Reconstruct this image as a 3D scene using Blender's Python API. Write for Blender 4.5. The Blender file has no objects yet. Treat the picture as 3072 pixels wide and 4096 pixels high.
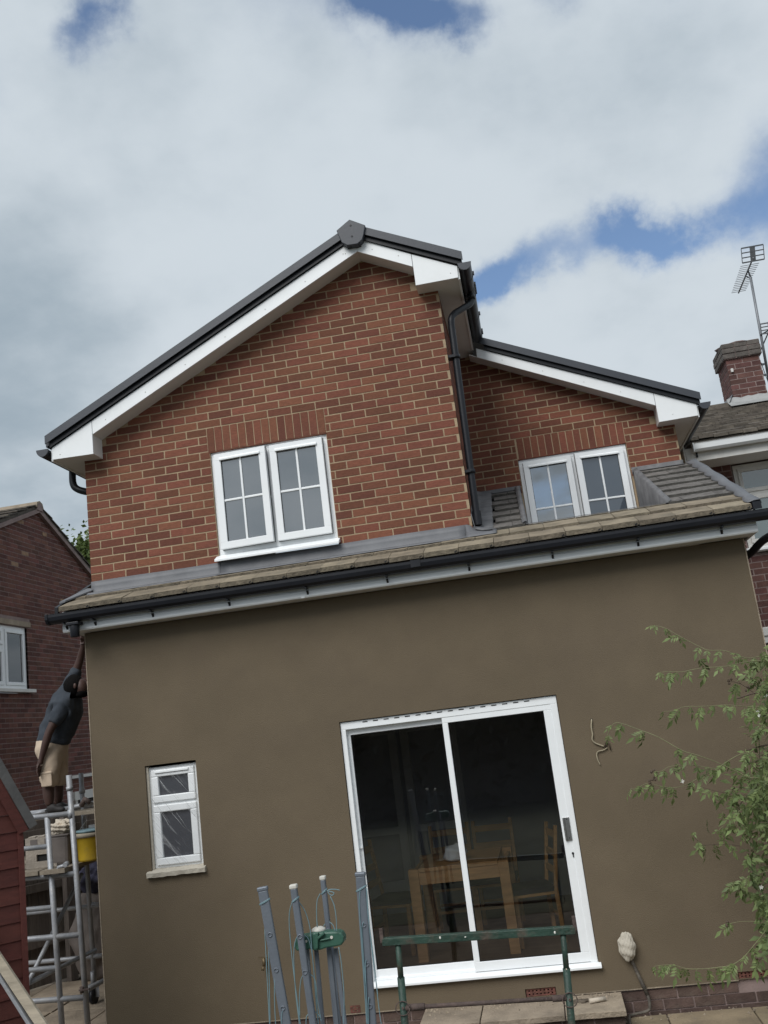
import bpy, math, random
import numpy as np
from mathutils import Vector, Matrix
random.seed(7)
S = bpy.context.scene
col = S.collection
R = math.radians

# ---------------------------------------------------------------- camera
CAM = Vector((3.840, -8.189, 2.203))
YAW, PITCH, ROLL, FPX = 0.13234, 0.21716, 0.12577, 3844.4
def cam_matrix():
    cy, sy = math.cos(YAW), math.sin(YAW); cp, sp = math.cos(PITCH), math.sin(PITCH); cr, sr = math.cos(ROLL), math.sin(ROLL)
    Rz = Matrix(((cy, -sy, 0), (sy, cy, 0), (0, 0, 1)))
    Rx = Matrix(((1, 0, 0), (0, cp, -sp), (0, sp, cp)))
    Ry = Matrix(((cr, 0, sr), (0, 1, 0), (-sr, 0, cr)))
    return Rz @ Rx @ Ry                                   # columns: right, forward, up
CM = cam_matrix()
cd = bpy.data.cameras.new('camera'); cam = bpy.data.objects.new('camera', cd); col.objects.link(cam)
right, fwd, up = CM.col[0], CM.col[1], CM.col[2]
cam.matrix_world = Matrix(((right.x, up.x, -fwd.x, CAM.x), (right.y, up.y, -fwd.y, CAM.y), (right.z, up.z, -fwd.z, CAM.z), (0, 0, 0, 1)))
cd.sensor_fit = 'VERTICAL'; cd.angle = 2 * math.atan(2048 / FPX); cd.clip_start = 0.05; cd.clip_end = 2000
S.camera = cam
def sight(u, v):
    return CM @ Vector(((u - 1536) / FPX, 1, -(v - 2048) / FPX))
def at(u, v, y):                                          # survey point: where the sight line meets the upright plane Y = y
    d = sight(u, v); t = (y - CAM.y) / d.y
    return CAM + d * t

# ---------------------------------------------------------------- world
W = bpy.data.worlds.new('World'); S.world = W; W.use_nodes = True
wn, wl = W.node_tree.nodes, W.node_tree.links
wn.clear()
SUN_EL, SUN_AZ = R(46), R(203)                            # azimuth from +Y towards +X
def build_world():
    def N(t, **k):
        n = wn.new(t)
        for a, b in k.items(): setattr(n, a, b)
        return n
    def val(x, sock):
        if isinstance(x, (int, float)): sock.default_value = x
        elif isinstance(x, (tuple, list, Vector)): sock.default_value = tuple(x)
        else: wl.new(x, sock)
    def M(op, a, b=None, c=None, clamp=False):
        n = N('ShaderNodeMath', operation=op, use_clamp=clamp)
        for i, x in enumerate((a, b, c)):
            if x is not None: val(x, n.inputs[i])
        return n.outputs[0]
    def V(op, a, b=None):
        n = N('ShaderNodeVectorMath', operation=op); val(a, n.inputs[0])
        if b is not None: val(b, n.inputs[3 if op == 'SCALE' else 1])
        return n.outputs['Value'] if op in ('DOT_PRODUCT', 'LENGTH', 'DISTANCE') else n.outputs[0]
    def noise(vec, scale, detail=6, rough=.55, out='Fac'):
        n = N('ShaderNodeTexNoise'); wl.new(vec, n.inputs['Vector'])
        n.inputs['Scale'].default_value = scale; n.inputs['Detail'].default_value = detail; n.inputs['Roughness'].default_value = rough
        return n.outputs[out]
    def smooth(x, lo, hi):
        n = N('ShaderNodeMapRange', interpolation_type='SMOOTHSTEP'); val(x, n.inputs[0])
        n.inputs[1].default_value = lo; n.inputs[2].default_value = hi
        return n.outputs[0]
    def mixc(f, a, b):
        n = N('ShaderNodeMix', data_type='RGBA'); val(f, n.inputs[0])
        for s, x in ((n.inputs[6], a), (n.inputs[7], b)):
            if isinstance(x, tuple): s.default_value = (*x, 1)
            else: wl.new(x, s)
        return n.outputs[2]
    d = V('NORMALIZE', N('ShaderNodeTexCoord').outputs['Generated'])
    wob = V('SCALE', V('SUBTRACT', noise(d, 7, 7, .6, 'Color'), (.5, .5, .5)), .125)
    dw = V('ADD', d, wob)
    # gaps of blue between the clouds: (u, v, radius, weight)
    holes = [(1600, 60, .022, 1.15), (1460, 20, .018, .85), (1730, 120, .016, .9), (1860, 50, .015, .60), (2200, -40, .020, .6), (380, 140, .020, .80), (430, 60, .016, .55),
             (2360, 900, .015, .60), (2450, 890, .017, .90), (2550, 900, .018, 1.0), (2650, 910, .017, .92), (2750, 900, .016, .74), (2860, 880, .017, .55), (2980, 860, .018, .46), (2270, 980, .017, .52), (2190, 1060, .016, .55), (2090, 1130, .017, .75), (1990, 1170, .017, 1.0), (1960, 1240, .014, .8),
             (3250, 760, .045, 1.0), (3500, 700, .05, .9), (-300, 300, .05, .9), (1300, -500, .08, 1.0), (2700, -700, .07, 1.0)]
    tot = None
    for u, v, s, w in holes:
        c = sight(u, v).normalized()
        dist = V('DISTANCE', dw, c)
        g = M('MULTIPLY', M('EXPONENT', M('MULTIPLY', M('MULTIPLY', dist, dist), -1 / (2 * s * s))), w)
        tot = g if tot is None else M('ADD', tot, g)
    # the same kind of broken cloud carries on over the rest of the sky
    sx = N('ShaderNodeSeparateXYZ'); wl.new(d, sx.inputs[0])
    flat = V('SCALE', d, M('DIVIDE', 1.0, M('ADD', M('ABSOLUTE', sx.outputs[2]), .35)))
    back = M('MULTIPLY', smooth(noise(flat, 1.9, 7, .55), .60, .70), smooth(V('DOT_PRODUCT', d, fwd), .80, .68))
    fine = noise(flat, 6.0, 8, .62)
    ragged = M('ADD', M('ADD', tot, back), M('MULTIPLY', M('SUBTRACT', fine, .5), .62))
    blue = smooth(ragged, .10, 1.20)
    sky = N('ShaderNodeTexSky', sky_type='NISHITA'); sky.sun_disc = False; sky.sun_elevation = SUN_EL; sky.sun_rotation = SUN_AZ
    sky.air_density = 1.0; sky.dust_density = .6; sky.ozone_density = 2.0
    skyc = N('ShaderNodeVectorMath', operation='SCALE'); wl.new(sky.outputs[0], skyc.inputs[0]); skyc.inputs[3].default_value = SKY_GAIN
    n1 = noise(flat, 3.1, 8, .52); n2 = noise(flat, .9, 3, .5); n3 = noise(flat, 9, 6, .55)
    mixn = M('ADD', M('ADD', M('MULTIPLY', n1, .75), M('MULTIPLY', n2, .55)), M('MULTIPLY', n3, .18))
    lit = smooth(mixn, .50, .90)
    edge = smooth(ragged, -.15, .40)
    lit = M('MAXIMUM', lit, M('MULTIPLY', edge, .50))
    cloud = mixc(lit, (.350, .430, .500), (.650, .718, .775))
    out = mixc(blue, cloud, skyc.outputs[0])
    bg = N('ShaderNodeBackground'); wl.new(out, bg.inputs[0]); bg.inputs[1].default_value = WORLD_STRENGTH
    wo = N('ShaderNodeOutputWorld'); wl.new(bg.outputs[0], wo.inputs[0])
SKY_GAIN, WORLD_STRENGTH = 0.150, 0.64
build_world()
W.cycles.sampling_method = 'MANUAL'; W.cycles.sample_map_resolution = 512
# ---------------------------------------------------------------- sun behind thin cloud
sd = bpy.data.lights.new('sun', 'SUN'); sd.energy = 1.85; sd.angle = R(38); sd.color = (1, .985, .96)
sun = bpy.data.objects.new('sun', sd); col.objects.link(sun)
sdir = Vector((math.sin(SUN_AZ) * math.cos(SUN_EL), math.cos(SUN_AZ) * math.cos(SUN_EL), math.sin(SUN_EL)))
sun.rotation_euler = sdir.to_track_quat('Z', 'Y').to_euler()
vs = S.view_settings; vs.view_transform = 'Standard'; vs.look = 'None'; vs.gamma = 1; vs.exposure = 0.58; vs.use_curve_mapping = False
S.render.engine = 'CYCLES'
S.cycles.use_denoising = True
S.cycles.max_bounces = 8; S.cycles.transparent_max_bounces = 12
try: S.cycles.denoiser = 'OPENIMAGEDENOISE'
except Exception: pass

# ---------------------------------------------------------------- materials
def mat(name, c, rough=.7, var=.18, vscale=6, bump=.0, bscale=80, metal=0, spec=.4, objrand=0, c2=None, tex='OBJ', translucent=0, stretch=None, stain=0, stainc=(.1, .09, .08), stscale=2.5):
    m = bpy.data.materials.new(name); m.use_nodes = True
    n, l = m.node_tree.nodes, m.node_tree.links
    b = n['Principled BSDF']
    b.inputs['Roughness'].default_value = rough; b.inputs['Metallic'].default_value = metal
    b.inputs['Specular IOR Level'].default_value = spec
    tc = n.new('ShaderNodeTexCoord'); vec = tc.outputs['Object']
    if objrand:
        oi = n.new('ShaderNodeObjectInfo'); add = n.new('ShaderNodeVectorMath'); add.operation = 'ADD'
        sc = n.new('ShaderNodeVectorMath'); sc.operation = 'SCALE'; sc.inputs[0].default_value = (37, 91, 53); l.new(oi.outputs['Random'], sc.inputs[3])
        l.new(vec, add.inputs[0]); l.new(sc.outputs[0], add.inputs[1]); vec = add.outputs[0]
    if stretch:
        mp = n.new('ShaderNodeMapping'); mp.inputs['Scale'].default_value = stretch; l.new(vec, mp.inputs[0]); vec = mp.outputs[0]
    nz = n.new('ShaderNodeTexNoise'); l.new(vec, nz.inputs['Vector']); nz.inputs['Scale'].default_value = vscale; nz.inputs['Detail'].default_value = 6; nz.inputs['Roughness'].default_value = .6
    c2 = c2 or tuple(min(1, x * (1 + var)) for x in c); c1 = c if c2 is not None and var == 0 else tuple(x * (1 - var) for x in c)
    mx = n.new('ShaderNodeMix'); mx.data_type = 'RGBA'; mx.inputs[6].default_value = (*c1, 1); mx.inputs[7].default_value = (*c2, 1)
    mr = n.new('ShaderNodeMapRange'); mr.inputs[1].default_value = .3; mr.inputs[2].default_value = .7; l.new(nz.outputs[0], mr.inputs[0]); l.new(mr.outputs[0], mx.inputs[0])
    colour = mx.outputs[2]
    if objrand:
        geo = n.new('ShaderNodeNewGeometry'); a = n.new('ShaderNodeMath'); a.operation = 'ADD'; l.new(oi.outputs['Random'], a.inputs[0]); l.new(geo.outputs['Random Per Island'], a.inputs[1])
        f = n.new('ShaderNodeMath'); f.operation = 'FRACT'; l.new(a.outputs[0], f.inputs[0])
        hs = n.new('ShaderNodeHueSaturation'); l.new(colour, hs.inputs['Color'])
        v = n.new('ShaderNodeMapRange'); v.inputs[3].default_value = 1 - objrand; v.inputs[4].default_value = 1 + objrand; l.new(f.outputs[0], v.inputs[0]); l.new(v.outputs[0], hs.inputs['Value'])
        f2 = n.new('ShaderNodeMath'); f2.operation = 'MULTIPLY'; l.new(f.outputs[0], f2.inputs[0]); f2.inputs[1].default_value = 7.31
        f3 = n.new('ShaderNodeMath'); f3.operation = 'FRACT'; l.new(f2.outputs[0], f3.inputs[0])
        h = n.new('ShaderNodeMapRange'); h.inputs[3].default_value = .5 - objrand * .015; h.inputs[4].default_value = .5 + objrand * .035; l.new(f3.outputs[0], h.inputs[0]); l.new(h.outputs[0], hs.inputs['Hue'])
        colour = hs.outputs[0]
    if stain:
        ns = n.new('ShaderNodeTexNoise'); l.new(tc.outputs['Object'], ns.inputs['Vector']); ns.inputs['Scale'].default_value = stscale; ns.inputs['Detail'].default_value = 9; ns.inputs['Roughness'].default_value = .68
        r2 = n.new('ShaderNodeMapRange'); r2.inputs[1].default_value = .5; r2.inputs[2].default_value = .72; r2.inputs[4].default_value = stain; l.new(ns.outputs[0], r2.inputs[0])
        m2 = n.new('ShaderNodeMix'); m2.data_type = 'RGBA'; l.new(r2.outputs[0], m2.inputs[0]); l.new(colour, m2.inputs[6]); m2.inputs[7].default_value = (*stainc, 1)
        colour = m2.outputs[2]
    l.new(colour, b.inputs['Base Color'])
    if bump:
        nb = n.new('ShaderNodeTexNoise'); l.new(vec, nb.inputs['Vector']); nb.inputs['Scale'].default_value = bscale; nb.inputs['Detail'].default_value = 5
        bp = n.new('ShaderNodeBump'); bp.inputs['Strength'].default_value = bump; bp.inputs['Distance'].default_value = .01; l.new(nb.outputs[0], bp.inputs['Height']); l.new(bp.outputs[0], b.inputs['Normal'])
    if translucent:
        t = n.new('ShaderNodeBsdfTranslucent'); l.new(colour, t.inputs[0]); ms = n.new('ShaderNodeMixShader'); ms.inputs[0].default_value = translucent
        l.new(b.outputs[0], ms.inputs[1]); l.new(t.outputs[0], ms.inputs[2]); l.new(ms.outputs[0], n['Material Output'].inputs[0])
    return m
def glass(name, refl, tint, rough=.0, body=None):
    m = bpy.data.materials.new(name); m.use_nodes = True; n, l = m.node_tree.nodes, m.node_tree.links
    n.remove(n['Principled BSDF'])
    g = n.new('ShaderNodeBsdfGlossy'); g.inputs['Roughness'].default_value = rough
    if body: t = n.new('ShaderNodeBsdfDiffuse'); t.inputs[0].default_value = (*body, 1)
    else: t = n.new('ShaderNodeBsdfTransparent'); t.inputs[0].default_value = (*tint, 1)
    fr = n.new('ShaderNodeFresnel'); fr.inputs[0].default_value = 1.5
    a = n.new('ShaderNodeMath'); a.operation = 'MULTIPLY_ADD'; a.inputs[1].default_value = 1.4; a.inputs[2].default_value = refl; l.new(fr.outputs[0], a.inputs[0]); a.use_clamp = True
    tc = n.new('ShaderNodeTexCoord'); nz = n.new('ShaderNodeTexNoise'); nz.inputs['Scale'].default_value = 2.2; l.new(tc.outputs['Object'], nz.inputs['Vector'])
    bp = n.new('ShaderNodeBump'); bp.inputs['Strength'].default_value = .06; bp.inputs['Distance'].default_value = .01; l.new(nz.outputs[0], bp.inputs['Height']); l.new(bp.outputs[0], g.inputs['Normal'])
    ms = n.new('ShaderNodeMixShader'); l.new(a.outputs[0], ms.inputs[0]); l.new(t.outputs[0], ms.inputs[1]); l.new(g.outputs[0], ms.inputs[2]); l.new(ms.outputs[0], n['Material Output'].inputs[0])
    return m
MT = dict(
    brick=mat('red_brick', (.176, .062, .038), .85, .20, 9, .35, 120, objrand=.26, stretch=(3, 3, 14), stain=.35, stainc=(.11, .046, .036), stscale=3.5),
    brick_old=mat('old_brick', (.128, .050, .039), .88, .25, 9, .4, 90, objrand=.34, stain=.25, stainc=(.15, .085, .07), stscale=2.0),
    brick_right=mat('brown_brick', (.105, .048, .042), .88, .25, 9, .4, 90, objrand=.3, stain=.25, stainc=(.16, .12, .11), stscale=2.0),
    brick_plinth=mat('dusty_plinth_brick', (.092, .060, .050), .92, .3, 9, .5, 70, objrand=.22, stain=.55, stainc=(.15, .125, .10), stscale=7),
    brick_buff=mat('buff_brick', (.30, .19, .12), .9, .25, 12, .4, 90),
    mortar=mat('buff_mortar', (.38, .285, .185), .95, .16, 5, .5, 160, stain=.4, stainc=(.30, .215, .165), stscale=1.2),
    mortar_old=mat('grey_mortar', (.26, .195, .18), .95, .2, 5, .5, 160, stain=.4, stainc=(.12, .085, .08), stscale=1.4),
    render=mat('brown_render', (.141, .111, .075), .9, .085, 1.9, .35, 130, spec=.2, stain=.35, stainc=(.116, .090, .067), stscale=1.0),
    white=mat('white_plastic', (.84, .86, .87), .35, .03, 3, 0, spec=.5, stain=.12, stainc=(.62, .62, .60), stscale=4),
    soffit=mat('white_soffit', (.70, .69, .67), .45, .04, 3, 0, spec=.4, stain=.10, stainc=(.5, .48, .45), stscale=3),
    offwhite=mat('old_white_plastic', (.66, .65, .62), .5, .08, 4, 0, stain=.25, stainc=(.42, .38, .33), stscale=5),
    black=mat('black_plastic', (.0095, .0105, .0145), .42, .25, 4, .05, 30, spec=.35, stain=.2, stainc=(.03, .03, .032), stscale=6),
    gasket=mat('black_rubber', (.012, .012, .013), .8, .1, 4),
    verge=mat('anthracite_plastic', (.044, .049, .060), .42, .12, 3, .05, 40, spec=.45, stain=.15, stainc=(.09, .09, .09), stscale=4),
    tile=mat('concrete_tile', (.225, .186, .135), .92, .3, 5, .7, 45, objrand=.16, stain=.6, stainc=(.12, .108, .085), stscale=7),
    tile_edge=mat('tile_front', (.125, .103, .075), .95, .4, 22, 1.0, 60, objrand=.18, stain=.8, stainc=(.065, .056, .042), stscale=16),
    tile_dark_edge=mat('dark_tile_front', (.048, .045, .040), .98, .4, 22, 1.0, 60, objrand=.2, stain=.6, stainc=(.09, .085, .075), stscale=22),  # for the front faces, darker than the tile tops
    tile_dark=mat('weathered_tile', (.115, .105, .097), .95, .35, 9, 1.0, 40, objrand=.2, stain=.7, stainc=(.26, .25, .235), stscale=24),
    tile_old=mat('lichened_tile', (.080, .068, .056), .95, .35, 6, .8, 30, objrand=.2, stain=.5, stainc=(.22, .19, .15), stscale=5),
    lead=mat('lead_sheet', (.125, .128, .138), .55, .16, 3, .15, 14, spec=.4, stain=.5, stainc=(.20, .20, .208), stscale=2.2),
    lead_dark=mat('weathered_lead', (.14, .14, .145), .65, .25, 5, .25, 18, spec=.35, stain=.5, stainc=(.23, .22, .22), stscale=5),
    pane=glass('window_glass', .32, (.7, .7, .7), .015, body=(.055, .063, .070)),
    pane_sky_tint=glass('sky_tint_glass', .10, (.7, .7, .7), .02, body=(.045, .062, .085)),  # blue-grey body colour stands for the sky mirrored in the open sash
    pane_dim=glass('dim_grey_glass', .08, (.7, .7, .7), .02, body=(.052, .056, .066)),
    pane_clear=glass('clear_glass', .08, (.85, .86, .87), .0),
    door_glass=glass('door_glass', .055, (.96, .965, .97), .0),
    steel=mat('brushed_steel', (.45, .45, .45), .35, .12, 30, .05, 200, metal=1),
    alu=mat('scaffold_aluminium', (.31, .32, .34), .5, .22, 8, .25, 60, metal=.35, spec=.5, stain=.35, stainc=(.52, .48, .42), stscale=9),
    concrete=mat('concrete_slab', (.30, .245, .185), .95, .28, 4, .9, 50, objrand=.10, stain=.6, stainc=(.15, .125, .10), stscale=4),
    slab=mat('paving_slab', (.26, .205, .135), .95, .28, 3, .8, 40, objrand=.12, stain=.65, stainc=(.12, .10, .075), stscale=3),
    earth=mat('bare_earth', (.105, .085, .064), 1, .4, 3, 1, 40, stain=.5, stainc=(.17, .14, .11), stscale=6),
    grass_ground=mat('lawn', (.062, .062, .036), 1, .4, 3, 1, 40),
    wood_dark=mat('weathered_fence', (.125, .105, .092), .9, .3, 3, .5, 30, objrand=.25, stretch=(12, 12, 1), stain=.4, stainc=(.10, .09, .08), stscale=4),
    wood_pale=mat('pale_timber', (.40, .345, .27), .85, .22, 3, .4, 40, objrand=.12, stretch=(1, 1, 8), stain=.45, stainc=(.22, .19, .15), stscale=6),
    deck=mat('dusty_board', (.20, .168, .13), .9, .25, 3, .4, 40, objrand=.15, stretch=(8, 1, 8), stain=.45, stainc=(.30, .27, .22), stscale=6),
    shed=mat('red_stained_wood', (.082, .022, .017), .8, .2, 4, .35, 40, objrand=.12, stretch=(2, 2, 10), stain=.3, stainc=(.06, .018, .015), stscale=4),
    shed_trim=mat('grey_roof_trim', (.090, .087, .085), .7, .2, 6, .3, 40),
    oak=mat('oak', (.56, .31, .13), .5, .2, 3, .1, 40, stretch=(2, 2, 12)),
    oak_dark=mat('dark_cushion', (.03, .022, .03), .9, .2, 5),
    wall_in=mat('interior_wall', (.42, .41, .44), .9, .08, 2),
    floor_in=mat('interior_floor', (.22, .155, .10), .6, .2, 3, stretch=(1, 8, 1)),
    green_steel=mat('green_painted_steel', (.020, .050, .036), .55, .35, 7, .5, 60, spec=.5, stain=.75, stainc=(.115, .072, .055), stscale=9),
    rust=mat('rusty_steel', (.085, .062, .055), .8, .35, 12, .6, 60, stain=.4, stainc=(.16, .11, .09), stscale=14),
    airer=mat('grey_metal_arm', (.155, .175, .205), .45, .1, 4, .1, 60, metal=.25, spec=.5, stain=.2, stainc=(.20, .20, .20), stscale=8),
    airer_green=mat('green_moulding', (.038, .105, .075), .45, .15, 6, .1, 60, spec=.5),
    cap_pale=mat('pale_plastic_cap', (.55, .53, .48), .6, .12, 14),
    line=mat('blue_green_line', (.165, .255, .285), .5, .1, 20),
    skin=mat('brown_skin', (.060, .032, .026), .55, .15, 8, .1, 60, spec=.4),
    hair=mat('black_hair', (.006, .0055, .0055), .95, .2, 30, .6, 120, spec=.1),
    shirt=mat('charcoal_shirt', (.036, .044, .056), .95, .15, 6, .9, 9, stain=.25, stainc=(.10, .105, .11), stscale=9),
    shorts=mat('beige_shorts', (.47, .375, .285), .92, .14, 7, .9, 10, stain=.3, stainc=(.52, .46, .38), stscale=8),
    shoe=mat('black_shoe', (.02, .018, .018), .7, .2, 8),
    yellow=mat('yellow_plastic', (.60, .40, .030), .5, .12, 6, .1, 40, stain=.55, stainc=(.30, .22, .10), stscale=7),
    plastic_box=mat('dusty_plastic_box', (.165, .142, .130), .75, .15, 5, .15, 40, stain=.3, stainc=(.25, .22, .2), stscale=5),
    block=mat('pale_concrete_block', (.36, .315, .265), .95, .18, 7, .8, 60, stain=.3, stainc=(.22, .19, .16), stscale=8),
    sack=mat('dusty_white_sheet', (.50, .44, .36), .85, .2, 8, .8, 20, stain=.4, stainc=(.34, .27, .2), stscale=8),
    tape=mat('pale_masking_wrap', (.47, .43, .36), .8, .12, 9, .6, 30, stain=.35, stainc=(.30, .26, .21), stscale=18),
    pipe_dirty=mat('dirty_conduit', (.10, .088, .074), .85, .3, 12, .5, 60, stain=.5, stainc=(.25, .22, .18), stscale=12),
    brass=mat('tarnished_brass', (.16, .12, .07), .55, .25, 20, metal=.6),
    leaf=mat('jasmine_leaf', (.165, .210, .080), .55, .3, 9, objrand=.30, translucent=.25, spec=.35),
    leaf_mass=mat('jasmine_foliage', (.135, .175, .066), .6, .35, 9, objrand=.4, translucent=.25, spec=.3),
    stem=mat('green_stem', (.19, .195, .10), .7, .25, 12),
    twig=mat('dry_twig', (.085, .062, .045), .85, .25, 15),
    cable=mat('dry_straw_twig', (.33, .285, .20), .8, .2, 15),
    petal=mat('white_petal', (.72, .72, .66), .7, .05, 9),
    tree_leaf=mat('tree_leaf', (.095, .130, .035), .6, .35, 4, objrand=.3, translucent=.3),
    bark=mat('bark', (.07, .055, .042), .95, .3, 9, .8, 30),
    mesh_metal=mat('aerial_aluminium', (.19, .20, .215), .5, .15, 9, metal=.3, spec=.5),
    lining=mat('dim_lining', (.20, .20, .20), .9, .1, 2),
    curtain=mat('pale_curtain', (.40, .42, .44), .95, .15, 3, stretch=(30, 30, .5)),
    cap_stone=mat('sooty_cement', (.105, .092, .083), .95, .3, 9, .8, 40, objrand=.25, stain=.5, stainc=(.19, .17, .15), stscale=7),
    film=mat('clear_film', (.62, .64, .64), .35, .05, 9, spec=.6),
)

# ---------------------------------------------------------------- building blocks
ORG = {}
def org(p): return ORG.get(p.name, Vector((0, 0, 0))) if p else Vector((0, 0, 0))
def tag(o, label=None, cat=None, group=None, kind=None):
    if label: o['label'] = label
    if cat: o['category'] = cat
    if group: o['group'] = group
    if kind: o['kind'] = kind
    return o
def thing(name, loc, label, cat, group=None, kind=None):
    o = bpy.data.objects.new(name, None); col.objects.link(o); o.location = loc; o.empty_display_size = .1
    ORG[o.name] = Vector(loc); return tag(o, label, cat, group, kind)
def link(o, parent, wloc=None):
    col.objects.link(o)
    if parent: o.parent = parent
    if wloc is None: ORG[o.name] = org(parent)
    else:
        o.location = Vector(wloc) - org(parent); ORG[o.name] = Vector(wloc)
    return o
class MB:
    def __init__(s): s.v = []; s.f = []; s.sm = []
    def add(s, vs, fs, smooth=False):
        k = len(s.v); s.v += [tuple(x) for x in vs]; s.f += [tuple(i + k for i in f) for f in fs]; s.sm += [smooth] * len(fs); return s
    def hexa(s, p): return s.add(p, [(0, 3, 2, 1), (4, 5, 6, 7), (0, 1, 5, 4), (1, 2, 6, 5), (2, 3, 7, 6), (3, 0, 4, 7)])
    def box(s, x0, x1, y0, y1, z0, z1):
        return s.hexa([(x0, y0, z0), (x1, y0, z0), (x1, y1, z0), (x0, y1, z0), (x0, y0, z1), (x1, y0, z1), (x1, y1, z1), (x0, y1, z1)])
    def rod(s, a, b, w, h, upv=(0, 0, 1)):                # a rectangular bar from a to b
        a, b = Vector(a), Vector(b); d = (b - a).normalized(); u = Vector(upv); sd_ = d.cross(u)
        if sd_.length < 1e-4: sd_ = d.cross(Vector((1, 0, 0)))
        sd_.normalize(); u = sd_.cross(d).normalized(); P = []
        for c in (a, b):
            for sx, sz in ((-1, -1), (1, -1), (1, 1), (-1, 1)): P.append(c + sd_ * (sx * w / 2) + u * (sz * h / 2))
        return s.add(P, [(3, 2, 1, 0), (4, 5, 6, 7), (0, 1, 5, 4), (1, 2, 6, 5), (2, 3, 7, 6), (3, 0, 4, 7)])
    def prism(s, poly, axis, a, b):                       # poly in the other two axes (order kept), extruded from a to b
        n = len(poly); P = []
        for t in (a, b):
            for (p, q) in poly: P.append({'x': (t, p, q), 'y': (p, t, q), 'z': (p, q, t)}[axis])
        fs = [tuple(range(n))[::-1], tuple(range(n, 2 * n))] + [(i, (i + 1) % n, n + (i + 1) % n, n + i) for i in range(n)]
        return s.add(P, fs)
    def tube(s, pts, r, n=10, caps=True):
        pts = [Vector(p) for p in pts]; rr = r if isinstance(r, (list, tuple)) else [r] * len(pts)
        k = len(pts); ref = None; P = []
        for i, p in enumerate(pts):
            d = (pts[min(i + 1, k - 1)] - pts[max(i - 1, 0)]).normalized()
            if ref is None: ref = d.orthogonal().normalized()
            ref = (ref - d * ref.dot(d)); ref = ref.normalized() if ref.length > 1e-5 else d.orthogonal().normalized()
            q = d.cross(ref)
            for j in range(n):
                a = 2 * math.pi * j / n; P.append(p + (ref * math.cos(a) + q * math.sin(a)) * rr[i])
        fs = [(i * n + j, i * n + (j + 1) % n, (i + 1) * n + (j + 1) % n, (i + 1) * n + j) for i in range(k - 1) for j in range(n)]
        s.add(P, fs, True)
        if caps:
            m = len(s.v) - len(P); s.f += [tuple(range(m, m + n))[::-1], tuple(range(m + (k - 1) * n, m + k * n))]; s.sm += [False, False]
        return s
    def lathe(s, prof, c, n=20, smooth=True):             # prof: (radius, z)
        P = []; c = Vector(c)
        for r, z in prof:
            for j in range(n): a = 2 * math.pi * j / n; P.append(c + Vector((r * math.cos(a), r * math.sin(a), z)))
        fs = [(i * n + j, i * n + (j + 1) % n, (i + 1) * n + (j + 1) % n, (i + 1) * n + j) for i in range(len(prof) - 1) for j in range(n)]
        return s.add(P, fs, smooth)
    def build(s, name, m, parent=None, bevel=0, base=None):
        me = bpy.data.meshes.new(name); o0 = Vector(base) if base is not None else org(parent)
        me.from_pydata([tuple(Vector(v) - o0) for v in s.v], [], s.f); me.polygons.foreach_set('use_smooth', s.sm)
        me.materials.append(MT[m] if isinstance(m, str) else m); me.update()
        o = bpy.data.objects.new(name, me); link(o, parent, base)
        if bevel:
            b = o.modifiers.new('bevel', 'BEVEL'); b.width = bevel; b.segments = 2; b.limit_method = 'ANGLE'; b.angle_limit = R(40); b.harden_normals = False
        return o
def smoothpath(pts, k=6):
    pts = [Vector(p) for p in pts]; out = []
    for i in range(len(pts) - 1):
        p0, p1, p2, p3 = pts[max(i - 1, 0)], pts[i], pts[i + 1], pts[min(i + 2, len(pts) - 1)]
        for j in range(k):
            t = j / k; out.append(.5 * ((2 * p1) + (p2 - p0) * t + (2 * p0 - 5 * p1 + 4 * p2 - p3) * t * t + (3 * p1 - p0 - 3 * p2 + p3) * t ** 3))
    out.append(pts[-1]); return out

# ---- brickwork: list of (u0, u1, z0, z1) on an upright face
def courses(u0, u1, z0, z1, keep, holes=(), off=0, L=.225, Hc=.075, j=.0125):
    out = []; k = 0; z = z0
    while z < z1 - .02:
        zt = min(z + Hc - j, z1); s = u0 - (L / 2 if (k + off) % 2 else 0)
        while s < u1 - .02:
            a, b = max(s, u0), min(s + L - j, u1)
            segs = [(a, b)]
            for (h0, h1, g0, g1) in holes:
                if zt > g0 + .012 and z < g1 - .012:
                    ns = []
                    for a_, b_ in segs:
                        if b_ <= h0 or a_ >= h1: ns.append((a_, b_)); continue
                        if a_ < h0: ns.append((a_, h0))
                        if b_ > h1: ns.append((h1, b_))
                    segs = ns
            for a_, b_ in segs:
                if b_ - a_ > .012 and keep((a_ + b_) / 2, z, zt, a_, b_): out.append((a_, b_, z, zt))
            s += L
        z += Hc; k += 1
    return out
BRICKS = {}
def brick_mesh(w, h, d, face, m):
    key = (round(w, 3), round(h, 3), d, face, m, random.randrange(3))
    if key not in BRICKS:
        
        b = MB(); x0, x1, z0, z1 = -w / 2, w / 2, -h / 2, h / 2
        j = lambda: random.uniform(-.0012, .0012); e = .003 + random.uniform(0, .002)
        if face == 'y':   # face towards -Y
            P = [(x0, 0, z0), (x1, 0, z0), (x1, d, z0), (x0, d, z0), (x0, 0, z1), (x1, 0, z1), (x1, d, z1), (x0, d, z1)]
        else:             # face towards +X, runs along Y
            P = [(0, x0, z0), (0, x1, z0), (-d, x1, z0), (-d, x0, z0), (0, x0, z1), (0, x1, z1), (-d, x1, z1), (-d, x0, z1)]
        P = [(p[0] + j(), p[1] + j(), p[2] + j()) for p in P]
        b.hexa(P) if face == 'y' else b.add(P, [(0, 1, 2, 3), (7, 6, 5, 4), (4, 5, 1, 0), (5, 6, 2, 1), (6, 7, 3, 2), (7, 4, 0, 3)])
        me = bpy.data.meshes.new('brick'); me.from_pydata(b.v, [], b.f); me.materials.append(MT[m]); me.update(); BRICKS[key] = me
    return BRICKS[key]
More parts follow.
